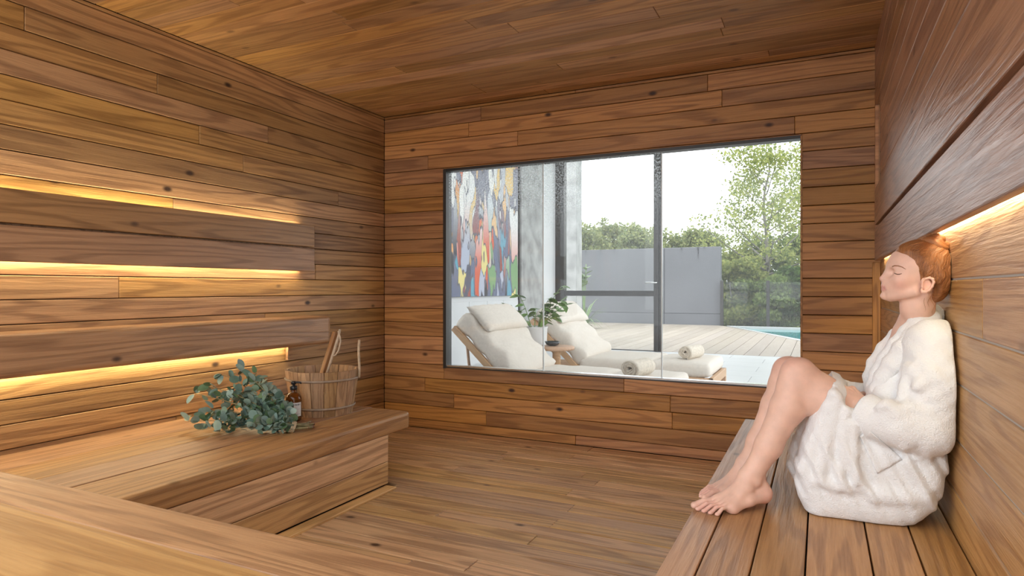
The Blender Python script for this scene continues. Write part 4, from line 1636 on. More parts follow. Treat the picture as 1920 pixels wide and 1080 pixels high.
        quads = np.concatenate(quads).astype(np.int32)
        me = bpy.data.meshes.new(name)
        me.vertices.add(len(verts))
        me.vertices.foreach_set('co', verts.astype(np.float32).ravel())
        me.loops.add(quads.size)
        me.loops.foreach_set('vertex_index', quads.ravel())
        me.polygons.add(len(quads))
        me.polygons.foreach_set('loop_start', np.arange(0, quads.size, 4, dtype=np.int32))
        me.polygons.foreach_set('use_smooth', np.ones(len(quads), bool))
        me.update(calc_edges=True)
        me.validate()
        me.materials.append(mat)
        return me, verts


def axis(*segs):
    """rectilinear grid line from (start, stop, step) pieces"""
    out = []
    for a, b, h in segs:
        n = max(1, int(round((b - a) / h)))
        out.append(np.linspace(a, b, n, endpoint=False))
    out.append([segs[-1][1]])
    return np.concatenate(out)


def Q(px, py, Y):
    return np.array(at_y(px, py, Y))


YH, YS = 2.35, 2.42


def H(px, py, dy=0.0):
    p = Q(px, py, YH)
    p[1] += dy
    return p


def skin_mat():
    m, nt, N, L, b = new_mat('skin')
    at = N.new('ShaderNodeAttribute')
    at.attribute_name = 'tint'
    tc = N.new('ShaderNodeTexCoord')
    n1 = N.new('ShaderNodeTexNoise')
    n1.inputs['Scale'].default_value = 26
    n1.inputs['Detail'].default_value = 4
    L.new(tc.outputs['Object'], n1.inputs['Vector'])
    mr = N.new('ShaderNodeMapRange')
    mr.inputs['From Min'].default_value = 0.3
    mr.inputs['From Max'].default_value = 0.7
    mr.inputs['To Min'].default_value = 0.93
    mr.inputs['To Max'].default_value = 1.07
    L.new(n1.outputs['Fac'], mr.inputs['Value'])
    vm = N.new('ShaderNodeVectorMath')
    vm.operation = 'SCALE'
    L.new(at.outputs['Color'], vm.inputs[0])
    L.new(mr.outputs[0], vm.inputs['Scale'])
    # freckles
    n2 = N.new('ShaderNodeTexNoise')
    n2.inputs['Scale'].default_value = 330
    n2.inputs['Detail'].default_value = 1
    L.new(tc.outputs['Object'], n2.inputs['Vector'])
    fr = N.new('ShaderNodeMapRange')
    fr.interpolation_type = 'SMOOTHSTEP'
    fr.inputs['From Min'].default_value = 0.64
    fr.inputs['From Max'].default_value = 0.74
    fr.inputs['To Max'].default_value = 0.13
    L.new(n2.outputs['Fac'], fr.inputs['Value'])
    mx = N.new('ShaderNodeMix')
    mx.data_type = 'RGBA'
    L.new(fr.outputs[0], mx.inputs['Factor'])
    L.new(vm.outputs[0], mx.inputs['A'])
    mx.inputs['B'].default_value = (0.42, 0.20, 0.12, 1)
    L.new(mx.outputs['Result'], b.inputs['Base Color'])
    b.inputs['Roughness'].default_value = 0.48
    b.inputs['Specular IOR Level'].default_value = 0.4
    b.inputs['Subsurface Weight'].default_value = 0.12
    b.inputs['Subsurface Radius'].default_value = (1.0, 0.35, 0.2)
    b.inputs['Subsurface Scale'].default_value = 0.012
    bp = N.new('ShaderNodeBump')
    bp.inputs['Strength'].default_value = 0.06
    bp.inputs['Distance'].default_value = 0.001
    L.new(n2.outputs['Fac'], bp.inputs['Height'])
    L.new(bp.outputs['Normal'], b.inputs['Normal'])
    return m


SKIN = skin_mat()
body = Field(axis((-0.43, -0.13, 0.0022), (-0.13, 0.09, 0.0034), (0.09, 0.36, 0.0018)),
             axis((2.03, 2.29, 0.0024), (2.29, 2.46, 0.0019), (2.46, 2.66, 0.0034)),
             axis((0.246, 0.37, 0.0022), (0.37, 0.90, 0.0034), (0.90, 1.135, 0.0016)))

# --- head
body.ell(H(1727, 501), (0.083, 0.071, 0.077), 0.01)
body.ell(H(1704, 510), (0.059, 0.060, 0.074), 0.02)
body.ell(H(1692, 534), (0.056, 0.049, 0.043), 0.02)
for s in (-1, 1):
    body.cone(H(1714, 548, 0.050 * s), H(1670, 555, 0.014 * s), 0.013, 0.012, 0.022)
    body.ell(H(1690, 525, 0.040 * s), (0.022, 0.018, 0.018), 0.02)
    body.cone(H(1672, 499, 0.010 * s), H(1684, 501, 0.040 * s), 0.008, 0.007, 0.014)
    body.ell(H(1666, 511, 0.030 * s), (0.014, 0.013, 0.011), 0.012, 'cut')
    body.ell(H(1682, 512, 0.0305 * s), (0.0132, 0.0150, 0.0118), 0.004)
prof = [(1692, 478), (1676, 477), (1670, 486), (1665.5, 497), (1664.5, 503), (1661, 508), (1655.5, 514.5), (1650.4, 520.5), (1650.8, 523.5), (1654, 526.5), (1658.5, 528.8),
        (1657.5, 532), (1655, 535.5), (1655, 538), (1657.5, 539.6), (1655.2, 541), (1655, 544), (1658, 547), (1655, 550.5), (1654.5, 555), (1658, 560), (1668, 563), (1690, 560)]
pw = [(H(a, b)[0], H(a, b)[2]) for a, b in prof]
body.sheet(pw, YH, 0.0075, 0.008, 0.016)
body.ell(H(1655.5, 522), (0.0075, 0.0085, 0.0068), 0.006)                 # nose tip
for s in (-1, 1):
    body.ell(H(1660.5, 524.5, 0.0115 * s), (0.0085, 0.0055, 0.0065), 0.005)   # wings
    body.ell(H(1658.2, 528.3, 0.0065 * s), (0.0038, 0.0028, 0.0026), 0.003, 'cut')
    # lips, rounding back towards the corners
    body.chain([H(1656.0, 536.2, 0.0), H(1656.8, 536.4, 0.011 * s), H(1661.5, 539.2, 0.025 * s)], [0.0050, 0.0052, 0.0030], 0.003)
    body.chain([H(1656.4, 542.8, 0.0), H(1657.3, 542.8, 0.011 * s), H(1661.8, 540.9, 0.024 * s)], [0.0054, 0.0056, 0.0030], 0.003)
    body.chain([H(1651.5, 539.5, 0.0), H(1652.5, 539.7, 0.015 * s), H(1659.5, 540.2, 0.032 * s)], [0.0017, 0.0017, 0.0012], 0.0018, 'cut')
    # ear
    e0 = 0.0735 * s
    body.ell(H(1731, 534.5, 0.0700 * s), (0.0145, 0.0085, 0.0235), 0.006, tilt=0.32)
    rim = [(1722.5, 537), (1724.5, 529), (1729, 523.5), (1735.5, 521.5), (1741.5, 524), (1743, 530), (1740, 537.5), (1735, 543.5), (1729, 547), (1723.5, 547), (1721.5, 543.5)]
    body.chain([H(a, b, (0.0765 + 0.0035 * (a - 1722) / 20) * s) for a, b in rim], [0.0030, 0.0034, 0.0036, 0.0038, 0.0038, 0.0038, 0.0038, 0.0040, 0.0046, 0.0046, 0.0036], 0.003)
    body.ell(H(1730.5, 533, 0.0810 * s), (0.0085, 0.0065, 0.0130), 0.004, 'cut', tilt=0.35)
    body.ell(H(1723, 538.5, 0.0745 * s), (0.0035, 0.0035, 0.0045), 0.004)
body.ell(H(1656.8, 555), (0.0095, 0.0120, 0.0085), 0.010)
# --- neck and trunk
body.chain([H(1727, 540), Q(1720, 575, YH + 0.01), Q(1719, 606, YS - 0.02), Q(1722, 640, YS)], [0.047, 0.045, 0.048, 0.072], 0.014)
for s in (-1, 1):
    body.cone(H(1733, 552, 0.047 * s), Q(1699, 616, YS + 0.018 * s), 0.010, 0.008, 0.018)      # neck cords
    body.cone(Q(1693, 622, YS + 0.01 * s), Q(1735, 622, YS + 0.13 * s), 0.011, 0.012, 0.025)   # collar bones
body.chain([Q(1728, 640, YS), Q(1712, 700, YS), Q(1705, 780, YS), Q(1690, 860, YS)], [0.078, 0.098, 0.09, 0.105], 0.04)
# --- arms
WR = Q(1623, 764, 2.262)
body.chain([Q(1735, 628, YS), Q(1741, 655, YS - 0.14), Q(1738, 790, 2.225), Q(1690, 790, 2.225), WR], [0.055, 0.046, 0.038, 0.036, 0.023], 0.02)
WF = Q(1622, 744, 2.47)
body.chain([Q(1735, 628, YS), Q(1720, 655, YS + 0.14), Q(1712, 790, 2.60), Q(1675, 780, 2.56), WF], [0.055, 0.046, 0.038, 0.036, 0.023], 0.02)


def hand(wr, knuck, mids, ends_, tips_, thumb, r):
    kc = np.mean(knuck, axis=0)
    for kn in knuck:
        body.cone(wr + (kn - kc) * 0.45, kn, 0.0135, 0.0078, 0.0035)
    for i in range(4):
        body.chain([knuck[i], mids[i], ends_[i], tips_[i]], [r[i] + 0.0008, r[i] + 0.0002, r[i] - 0.0006, r[i] - 0.0012], 0.0035)
        body.ell(knuck[i] + np.array([-0.001, -0.003, 0.004]), (0.0080,) * 3, 0.004)
    body.chain(thumb, [0.0125, 0.0105, 0.0092, 0.0080], 0.006)


hand(WR, [Q(1599.5, 730.5, 2.330), Q(1594.5, 735, 2.312), Q(1593.5, 742, 2.292), Q(1597, 750.5, 2.275)],
     [Q(1585, 737, 2.328), Q(1580, 743, 2.309), Q(1580, 750, 2.289), Q(1586, 758, 2.272)],
     [Q(1581, 750, 2.335), Q(1577, 757, 2.316), Q(1578, 763, 2.296), Q(1584, 769, 2.280)],
     [Q(1586, 759, 2.345), Q(1583, 767, 2.327), Q(1584, 772, 2.308), Q(1589, 776, 2.292)],
     [Q(1613, 748, 2.320), Q(1605, 737, 2.352), Q(1595, 738, 2.362), Q(1588, 745, 2.366)], [0.0092, 0.0095, 0.0090, 0.0080])
hand(WF, [Q(1600, 742, 2.405), Q(1597, 747, 2.425), Q(1596, 752, 2.445), Q(1599, 757, 2.462)],
     [Q(1588, 752, 2.402), Q(1585, 757, 2.424), Q(1585, 761, 2.445), Q(1589, 766, 2.462)],
     [Q(1586, 764, 2.402), Q(1583, 770, 2.424), Q(1583, 773, 2.445), Q(1587, 776, 2.462)],
     [Q(1591, 771, 2.402), Q(1588, 777, 2.424), Q(1588, 780, 2.445), Q(1592, 782, 2.462)],
     [Q(1612, 755, 2.425), Q(1604, 752, 2.392), Q(1596, 754, 2.384), Q(1590, 760, 2.380)], [0.0092, 0.0095, 0.0090, 0.0080])


# --- legs and feet
def foot(origin, ax, lat, heelz, ank, mir):
    """ax: toes -> heel, lat: towards the little toe, origin: under the middle toes on the bench"""
    o = np.array([origin[0], origin[1], 0.25])
    ax, lat = np.array([*ax, 0.0]), np.array([*lat, 0.0]) * mir

    def p(s, t, z):
        return o + ax * s + lat * t + np.array([0, 0, z])
    toes = [(0.060, -0.029, -0.015, -0.039, 0.0125, 0.0118), (0.056, -0.011, -0.016, -0.0150, 0.0082, 0.0080), (0.058, 0.006, -0.006, 0.0050, 0.0078, 0.0074),
            (0.063, 0.021, 0.006, 0.0235, 0.0074, 0.0070), (0.071, 0.034, 0.020, 0.0405, 0.0072, 0.0068)]
    for s0, t0, s1, t1, r0, r1 in toes:
        m_s, m_t = s1 + (s0 - s1) * 0.45, t1 + (t0 - t1) * 0.45
        body.chain([p(s0, t0, 0.024), p(m_s, m_t, 0.021 + r1 * 0.25), p(s1 + 0.004, t1, r1 * 0.85)], [r0, r1 * 0.86, r1], 0.0016)
        body.ell(p(s1 + 0.002, t1, r1 * 0.95), (r1, r1, r1 * 0.92), 0.002)
        body.cone(p(s0, t0, 0.024), p(0.145, t0 * 0.35, 0.070), r0 + 0.001, 0.018, 0.010)
    body.cone(p(0.066, -0.030, 0.019), p(0.085, 0.028, 0.017), 0.018, 0.016, 0.014)
    body.chain([p(0.085, 0.029, 0.018), p(0.145, 0.024, 0.030 + heelz * 0.35), p(0.205, 0.008, 0.026 + heelz)], [0.0165, 0.0165, 0.024], 0.016)
    body.chain([p(0.070, -0.028, 0.024), p(0.135, -0.020, 0.055 + heelz * 0.3), p(0.19, -0.004, 0.045 + heelz)], [0.017, 0.017, 0.024], 0.016)
    body.cone(p(0.13, 0, 0.062), np.array(ank) + ax * -0.012, 0.024, 0.031, 0.02)
    body.ell(p(0.212, 0.0, 0.028 + heelz), (0.026, 0.026, 0.028), 0.015)
    body.cone(p(0.218, 0, 0.035 + heelz), np.array(ank) + ax * 0.012 + np.array([0, 0, 0.03]), 0.017, 0.020, 0.018)
    for t in (0.027, -0.027):
        body.ell(np.array(ank) + lat * t + np.array([0, 0, -0.006 - 0.006 * (t > 0)]) + ax * (0.004 if t > 0 else -0.006), (0.011, 0.010, 0.012), 0.012)
    # tendon ridges on the instep
    for t0 in (-0.020, -0.006, 0.007, 0.019):
        body.cone(p(0.075, t0, 0.036), p(0.150, t0 * 0.4, 0.094 - abs(t0) * 0.5), 0.0028, 0.0030, 0.007)
    return p


AN = np.array([-0.206, 2.222, 0.352])
KN = Q(1499, 701, 2.275)
foot((-0.337, 2.108), (0.79, 0.613), (0.613, -0.79), 0.018, AN, 1)
body.chain([AN, Q(1441, 836, 2.235), Q(1474, 764, 2.255), Q(1487, 722, 2.268), KN], [0.0310, 0.0405, 0.0475, 0.0455, 0.046], 0.02)
body.chain([Q(1462, 800, 2.245), Q(1484, 762, 2.262), Q(1496, 730, 2.272)], [0.030, 0.043, 0.036], 0.025)     # calf
body.ell(Q(1486, 697, 2.268), (0.031, 0.034, 0.036), 0.02)                                                    # knee cap
body.chain([KN, Q(1538, 742, 2.295), Q(1610, 800, 2.325), Q(1690, 868, 2.345)], [0.047, 0.064, 0.078, 0.09], 0.03)
ANF = np.array([-0.232, 2.372, 0.350])
KNF = Q(1481, 697, 2.44)
foot((-0.366, 2.262), (0.79, 0.613), (0.613, -0.79), 0.018, ANF, -1)
body.chain([ANF, Q(1424, 828, 2.385), Q(1455, 760, 2.41), Q(1468, 720, 2.43), KNF], [0.0300, 0.0400, 0.0465, 0.0445, 0.046], 0.02)
body.chain([Q(1446, 796, 2.39), Q(1466, 758, 2.42), Q(1478, 728, 2.435)], [0.030, 0.042, 0.036], 0.025)
body.ell(Q(1469, 694, 2.435), (0.031, 0.034, 0.036), 0.02)
body.chain([KNF, Q(1522, 738, 2.46), Q(1600, 800, 2.48), Q(1690, 868, 2.49)], [0.047, 0.064, 0.078, 0.09], 0.03)
s_, X_, Y_, Z_ = body.sub((-1, 0, 0), (1, 3, 0.27))
s2_, X2_, Y2_, Z2_ = body.sub((0.28, 0, 0), (1, 3, 2))
body.F[s2_] = smax(body.F[s2_], (X2_ - 0.344) + 0 * Z2_ + 0 * Y2_, 0.004)
body.F[s_] = smax(body.F[s_], (0.2515 - Z_) + 0 * X_ + 0 * Y_, 0.004)       # soles rest on the bench

woman = empty('person', (0.15, 2.42, 0.25 + ZO), label='seated woman in a white bathrobe leaning back against the wall, eyes closed', cat='person')
WINV = Matrix.Translation((-0.15, -2.42, -0.25))


def wear(name, me, parent=woman):
    o = link(name, me, parent)
    o.matrix_parent_inverse = Matrix.Identity(4)
    if parent is woman:
        o.location = (-0.15, -2.42, -0.25)
    return o


bme, bv = body.mesh('body', SKIN)
tint = np.tile(np.array([0.76, 0.485, 0.375]), (len(bv), 1))


def blush(c, r, col, amt):
    d = np.linalg.norm(bv - np.array(c), axis=1) / r
    w = (amt * np.exp(-d ** 2 * 1.6))[:, None]
    tint[:] = tint * (1 - w) + np.array(col) * w


for s in (-1, 1):
    blush(H(1686, 532, 0.045 * s), 0.026, (0.74, 0.34, 0.27), 0.55)
    for a, b, dy in ((1653, 537, 0.0), (1654, 537, 0.013), (1656.5, 538.5, 0.021), (1653, 542.5, 0.0), (1654.5, 542.5, 0.013), (1657.5, 541.5, 0.021)):
        blush(H(a, b, dy * s), 0.0060, (0.60, 0.22, 0.20), 0.75)
    blush(H(1732, 535, 0.075 * s), 0.024, (0.74, 0.36, 0.27), 0.6)
    blush(H(1676, 509, 0.030 * s), 0.012, (0.70, 0.42, 0.33), 0.35)
blush(H(1653, 522), 0.014, (0.74, 0.37, 0.29), 0.6)
for c in (KN, KNF):
    blush(c + np.array([-0.03, -0.02, 0.03]), 0.045, (0.72, 0.38, 0.29), 0.5)
for o_ in ((-0.337, 2.108), (-0.366, 2.262)):
    blush((o_[0] + 0.01, o_[1], 0.26), 0.05, (0.72, 0.35, 0.29), 0.55)
    blush((o_[0] + 0.17, o_[1] + 0.12, 0.285), 0.04, (0.72, 0.34, 0.27), 0.65)
blush(Q(1590, 745, 2.30), 0.04, (0.70, 0.36, 0.28), 0.45)
ca_ = bme.color_attributes.new('tint', 'FLOAT_COLOR', 'POINT')
ca_.data.foreach_set('color', np.concatenate([tint, np.ones((len(bv), 1))], 1).astype(np.float32).ravel())
body_o = wear('body', bme)
del body

from mathutils.bvhtree import BVHTree
tmp = bmesh.new()
tmp.from_mesh(bme)
bvh = BVHTree.FromBMesh(tmp)
tmp.free()


def stick(px, py, lift=0.0004, side=-1):
    """point of the head's surface seen side-on at a pixel"""
    p = Vector(H(px, py))
    hit = bvh.ray_cast(Vector((p.x, YH + side * 0.2, p.z)), Vector((0, -side, 0)))
    return hit[0] + hit[1] * lift if hit[0] else p


LASH = plain('lashes', (0.10, 0.045, 0.025), 0.7)
BROW = plain('brow_hair', (0.36, 0.165, 0.085), 0.8)
for s in (-1, 1):
    ln = [stick(a, b, 0.0006, s) for a, b in ((1674.2, 512.6), (1676.5, 514.0), (1679.5, 515.0), (1683, 515.0), (1687, 513.6))]
    wear('eyelashes', tube_mesh(ln, [0.0007, 0.0012, 0.0013, 0.0012, 0.0006], LASH, 5), woman)
    bl = [stick(a, b, 0.0005, s) for a, b in ((1671, 500.5), (1675, 499), (1681, 499.5), (1688, 502), (1694, 506))]
    wear('eyebrow', tube_mesh(bl, [0.0014, 0.0020, 0.0019, 0.0015, 0.0006], BROW, 6), woman)


# --- hair
def hair_mat():
    m, nt, N, L, b = new_mat('copper_hair')
    at = N.new('ShaderNodeAttribute')
    at.attribute_name = 'strand'
    t = N.new('ShaderNodeTexNoise')
    t.noise_dimensions = '1D'
    t.inputs['Scale'].default_value = 1.0
    t.inputs['Detail'].default_value = 5
    t.inputs['Roughness'].default_value = 0.75
    L.new(at.outputs['Fac'], t.inputs['W'])
    r = N.new('ShaderNodeValToRGB')
    r.color_ramp.elements[0].position = 0.3
    r.color_ramp.elements[1].position = 0.72
    r.color_ramp.elements[0].color = (0.115, 0.034, 0.011, 1)
    r.color_ramp.elements[1].color = (0.52, 0.215, 0.072, 1)
    L.new(t.outputs['Fac'], r.inputs['Fac'])
    L.new(r.outputs[0], b.inputs['Base Color'])
    b.inputs['Roughness'].default_value = 0.42
    bp = N.new('ShaderNodeBump')
    bp.inputs['Strength'].default_value = 0.5
    bp.inputs['Distance'].default_value = 0.002
    L.new(t.outputs['Fac'], bp.inputs['Height'])
    L.new(bp.outputs['Normal'], b.inputs['Normal'])
    return m


HAIR = hair_mat()
hf = Field(axis((0.10, 0.352, 0.0017)), axis((YH - 0.10, YH + 0.10, 0.0018)), axis((0.90, 1.16, 0.0017)))
hf.ell(H(1726, 500), (0.0905, 0.0775, 0.0845), 0.01)
hf.ell(H(1746, 526), (0.056, 0.066, 0.056), 0.03)
hf.ell(H(1747, 551), (0.030, 0.045, 0.026), 0.025)
hy = np.array([440, 462, 470, 485, 500, 512, 522, 528, 531, 534, 548, 556, 566, 600])
hx = np.array([1688, 1690, 1694, 1704, 1711, 1714, 1716, 1719, 1722, 1745, 1747, 1742, 1736, 1730])
hz_tab = np.array([H(1700, v)[2] for v in hy])[::-1]
hX_tab = np.array([H(u, v)[0] for u, v in zip(hx, hy)])[::-1]


def hairline(X, Y, Z):
    side = np.interp(Z, hz_tab, hX_tab)
    ady = np.clip(np.abs(Y - YH) / 0.068, 0, 1.2)
    zt_ = np.clip((Z - H(1700, 512)[2]) / 0.06, 0, 1)
    front = (1 - ady ** 2) * 0.032 * zt_
    return side - front + 0.0012 * np.sin(Z * 260 + Y * 120) - X


hf.apply(lambda X, Y, Z: 0.009 * np.clip(1 - np.clip(-hairline(X, Y, Z), 0, 1) / 0.024, 0, 1) ** 1.5, (0.1, YH - 0.1, 0.9), (0.36, YH + 0.1, 1.16), 0.0, 'disp')
hf.apply(hairline, (0.1, YH - 0.1, 0.9), (0.36, YH + 0.1, 1.16), 0.004, 'and')
for s in (-1, 1):
    hf.ell(H(1732, 536, 0.081 * s), (0.0165, 0.011, 0.0225), 0.006, 'cut', tilt=0.3)   # the hair parts round the ear
BB = H(1758, 468)
hc_ = H(1722, 512)
ex = (BB - hc_) / np.linalg.norm(BB - hc_)
ey = np.array([0.0, 1.0, 0.0])
ez = np.cross(ex, ey)


def swirl(X, Y, Z):
    qx, qy, qz = X - BB[0], Y - BB[1], Z - BB[2]
    return np.arctan2(qy, qx * ez[0] + qy * ez[1] + qz * ez[2]), qx * ex[0] + qy * ex[1] + qz * ex[2]


def strands(X, Y, Z):
    a, h = swirl(X, Y, Z)
    a = a + 0.12 * np.sin(h * 60) + 0.05 * np.sin(h * 170 + a * 3)
    return (0.0005 * np.sin(a * 41) + 0.0004 * np.sin(a * 83 + 1.3) + 0.0010 * np.sin(a * 13 + 0.4)) * np.clip(-hairline(X, Y, Z) / 0.035, 0, 1)


hf.apply(strands, (0.1, YH - 0.1, 0.9), (0.36, YH + 0.1, 1.16), 0.0, 'disp')
hme, hv = hf.mesh('hair', HAIR)
a_, h_ = swirl(hv[:, 0], hv[:, 1], hv[:, 2])
sv = (a_ + 0.12 * np.sin(h_ * 60)) * 26
at_ = hme.attributes.new('strand', 'FLOAT', 'POINT')
at_.data.foreach_set('value', sv.astype(np.float32))
hair_o = wear('hair', hme)
tmp = bmesh.new()
tmp.from_mesh(hme)
hbvh = BVHTree.FromBMesh(tmp)
tmp.free()
del hf

# bun: one thick twisted rope of hair coiled on the crown
bc = H(1749, 466)
r_ = random.Random(12)
rope = []
for i in range(64):
    t = i / 63
    a = t * 2 * math.pi * 2.6 + 0.8
    rad = 0.030 - 0.018 * t
    rope.append(bc + (ey * math.cos(a) + ez * math.sin(a)) * rad + ex * (0.004 + 0.030 * t + 0.003 * math.sin(3 * a)))
vs_, fs, st_v = [], [], []
nseg = 20
prev = None
for i, p in enumerate(rope):
    tg = Vector(rope[min(i + 1, 63)] - rope[max(i - 1, 0)]).normalized()
    if prev is None:
        prev = tg.cross(Vector(ex)).normalized()
    prev = (prev - tg * prev.dot(tg)).normalized()
    bn = tg.cross(prev)
    t = i / 63
    R0 = 0.0175 * (1 - 0.25 * t) * (0.45 + 0.55 * min(1, i / 5)) * (0.35 + 0.65 * min(1, (63 - i) / 5))
    for k in range(nseg):
        w = 2 * math.pi * k / nseg
        g = w + i * 0.11
        rr = R0 * (1 + 0.10 * math.sin(g * 3) + 0.05 * math.sin(g * 7 + 1))
        vs_.append(Vector(p) + (prev * math.cos(w) + bn * math.sin(w)) * rr)
        st_v.append(g * 9)
for i in range(63):
    for k in range(nseg):
        k2 = (k + 1) % nseg
        fs.append((i * nseg + k, i * nseg + k2, (i + 1) * nseg + k2, (i + 1) * nseg + k))
bun = mesh_from('hair_bun', vs_, fs, HAIR, True)
at_ = bun.attributes.new('strand', 'FLOAT', 'POINT')
at_.data.foreach_set('value', np.array(st_v, np.float32))
wear('hair_bun', bun)

# loose strands swept from the hairline to the bun, and a few wisps at the nape
vs_, fs, st_v = [], [], []


def strand(pts, r0, key):
    n0 = len(vs_)
    m = 4
    t0 = (pts[1] - pts[0]).normalized()
    a = t0.orthogonal().normalized()
    for i, p in enumerate(pts):
        t = (pts[min(i + 1, len(pts) - 1)] - pts[max(i - 1, 0)]).normalized()
        a = (a - t * a.dot(t)).normalized()
        b = t.cross(a)
        rr = r0 * (1 - 0.7 * abs(2 * i / (len(pts) - 1) - 1) ** 3)
        for k in range(m):
            w = math.pi * 2 * k / m
            vs_.append(p + (a * math.cos(w) + b * math.sin(w)) * rr)
            st_v.append(key)
    for i in range(len(pts) - 1):
        for k in range(m):
            fs.append((n0 + i * m + k, n0 + i * m + (k + 1) % m, n0 + (i + 1) * m + (k + 1) % m, n0 + (i + 1) * m + k))


for i in range(230):
    side = -1 if r_.random() < 0.85 else 1
    v = r_.uniform(455, 566)
    base_x = float(np.interp(v, hy, hx)) + r_.uniform(0, 14)
    dy = side * min(0.074, r_.uniform(0.01, 0.09))
    s = Vector(H(base_x, v, dy))
    e = Vector(bc - ex * 0.012 + (ey * r_.uniform(-1, 1) + ez * r_.uniform(-1, 1)) * 0.017)
    bow = Vector((0, side * r_.uniform(0.0, 0.02), r_.uniform(-0.012, 0.012)))
    pts_ = []
    for q in range(11):
        t = q / 10
        p = s.lerp(e, t) + bow * math.sin(math.pi * t)
        near = hbvh.find_nearest(p + Vector((0, side * 0.03, 0)) * (1 - t * 0.6))
        pts_.append(near[0] + near[1] * (0.0004 + r_.uniform(0.0, 0.0012)))
    strand(pts_, r_.uniform(0.0004, 0.0009), r_.uniform(0, 400))
for i in range(6):
    s = Vector(H(r_.uniform(1735, 1752), r_.uniform(545, 563), -r_.uniform(0.03, 0.066)))
    d = Vector((r_.uniform(-0.018, 0.012), r_.uniform(-0.01, 0.01), -r_.uniform(0.02, 0.06)))
    strand([s + d * t + Vector((0.006 * math.sin(5 * t + i), 0, 0)) for t in [q / 7 for q in range(8)]], 0.0006, r_.uniform(0, 400))
for i in range(26):
    a = r_.uniform(0, 6.28)
    s = Vector(bc + ex * 0.02 + (ey * math.cos(a) + ez * math.sin(a)) * 0.024)
    d = Vector((ey * math.cos(a + 1.2) + ez * math.sin(a + 1.2)) * r_.uniform(0.015, 0.03) + ex * r_.uniform(0.0, 0.014))
    strand([s + d * t + Vector(ex) * 0.006 * math.sin(3 * t) for t in [q / 6 for q in range(7)]], 0.0005, r_.uniform(0, 400))
sm_ = mesh_from('loose_strands', vs_, fs, HAIR, True)
at_ = sm_.attributes.new('strand', 'FLOAT', 'POINT')
at_.data.foreach_set('value', np.array(st_v, np.float32))
o = wear('loose_strands', sm_)
o['kind'] = 'stuff'


# --- bathrobe
def terry():
    m, nt, N, L, b = new_mat('white_terry')
    b.inputs['Base Color'].default_value = (0.81, 0.805, 0.80, 1)
    b.inputs['Roughness'].default_value = 0.95
    b.inputs['Sheen Weight'].default_value = 0.25
    tc = N.new('ShaderNodeTexCoord')
    t1 = N.new('ShaderNodeTexNoise')
    t1.inputs['Scale'].default_value = 260
    t1.inputs['Detail'].default_value = 3
    t2 = N.new('ShaderNodeTexNoise')
    t2.inputs['Scale'].default_value = 70
    t2.inputs['Detail'].default_value = 3
    L.new(tc.outputs['Object'], t1.inputs['Vector'])
    L.new(tc.outputs['Object'], t2.inputs['Vector'])
    ad = N.new('ShaderNodeMath')
    L.new(t1.outputs['Fac'], ad.inputs[0])
    L.new(t2.outputs['Fac'], ad.inputs[1])
    bp = N.new('ShaderNodeBump')
    bp.inputs['Strength'].default_value = 0.75
    bp.inputs['Distance'].default_value = 0.0035
    L.new(ad.outputs[0], bp.inputs['Height'])
    L.new(bp.outputs['Normal'], b.inputs['Normal'])
    return m


TERRY = terry()
rf = Field(axis((-0.19, 0.350, 0.0031)), axis((2.10, 2.70, 0.0033)), axis((0.247, 0.99, 0.0031)))


def poly(pts_, Y):
    return [(Q(a, b, Y)[0], Q(a, b, Y)[2]) for a, b in pts_]


zs_t = np.array([Q(1700, v, YS)[2] for v in (960, 860, 760, 700, 655, 630, 605, 585)])
th_t = np.array([0.21, 0.205, 0.175, 0.140, 0.130, 0.120, 0.085, 0.055])


def Tt(Z):
    return np.interp(Z, zs_t[0:], th_t) if zs_t[0] < zs_t[-1] else np.interp(Z, zs_t[::-1], th_t[::-1])


torso = [(1750, 582), (1768, 600), (1781, 630), (1788, 665), (1787, 720), (1780, 770), (1767, 815), (1760, 865), (1742, 925), (1700, 948), (1640, 905), (1612, 840), (1606, 785),
         (1628, 758), (1627, 728), (1634, 700), (1653, 662), (1676, 634), (1700, 614), (1722, 596)]
rf.sheet(poly(torso, YS), YS, Tt, 0.085, 0.02)
skirt = [(1560, 703), (1576, 711), (1588, 725), (1594, 744), (1603, 762), (1625, 790), (1680, 815), (1757, 846), (1757, 885), (1744, 925), (1722, 952), (1690, 972), (1640, 972), (1598, 966),
         (1562, 962), (1532, 962), (1512, 946), (1497, 915), (1490, 885), (1491, 858), (1500, 826), (1509, 797), (1514, 776), (1529, 744), (1545, 722)]
rf.sheet(poly(skirt, 2.36), 2.385, 0.175, 0.085, 0.03)
flap = [(1516, 770), (1494, 800), (1479, 842), (1477, 868), (1492, 900), (1530, 935), (1570, 900), (1550, 790)]
rf.sheet(poly(flap, 2.50), 2.50, 0.075, 0.05, 0.012)
# near sleeve
EL = Q(1738, 806, 2.215)
rf.chain([Q(1752, 652, YS - 0.125), Q(1757, 720, 2.245), EL, Q(1690, 797, 2.205), Q(1648, 786, 2.225), Q(1632, 778, 2.238)], [0.088, 0.083, 0.070, 0.062, 0.052, 0.044], 0.03)
fd = Q(1576, 738, 2.275) - Q(1618, 768, 2.243)
fd /= np.linalg.norm(fd)
c0 = Q(1618, 768, 2.243)


def past_cuff(X, Y, Z):
    d = (X - c0[0]) * fd[0] + (Y - c0[1]) * fd[1] + (Z - c0[2]) * fd[2]
    lat2 = (X - c0[0] - d * fd[0]) ** 2 + (Y - c0[1] - d * fd[1]) ** 2 + (Z - c0[2] - d * fd[2]) ** 2
    return smax(-d, np.sqrt(lat2) - 0.050, 0.004)


rf.F_keep = None
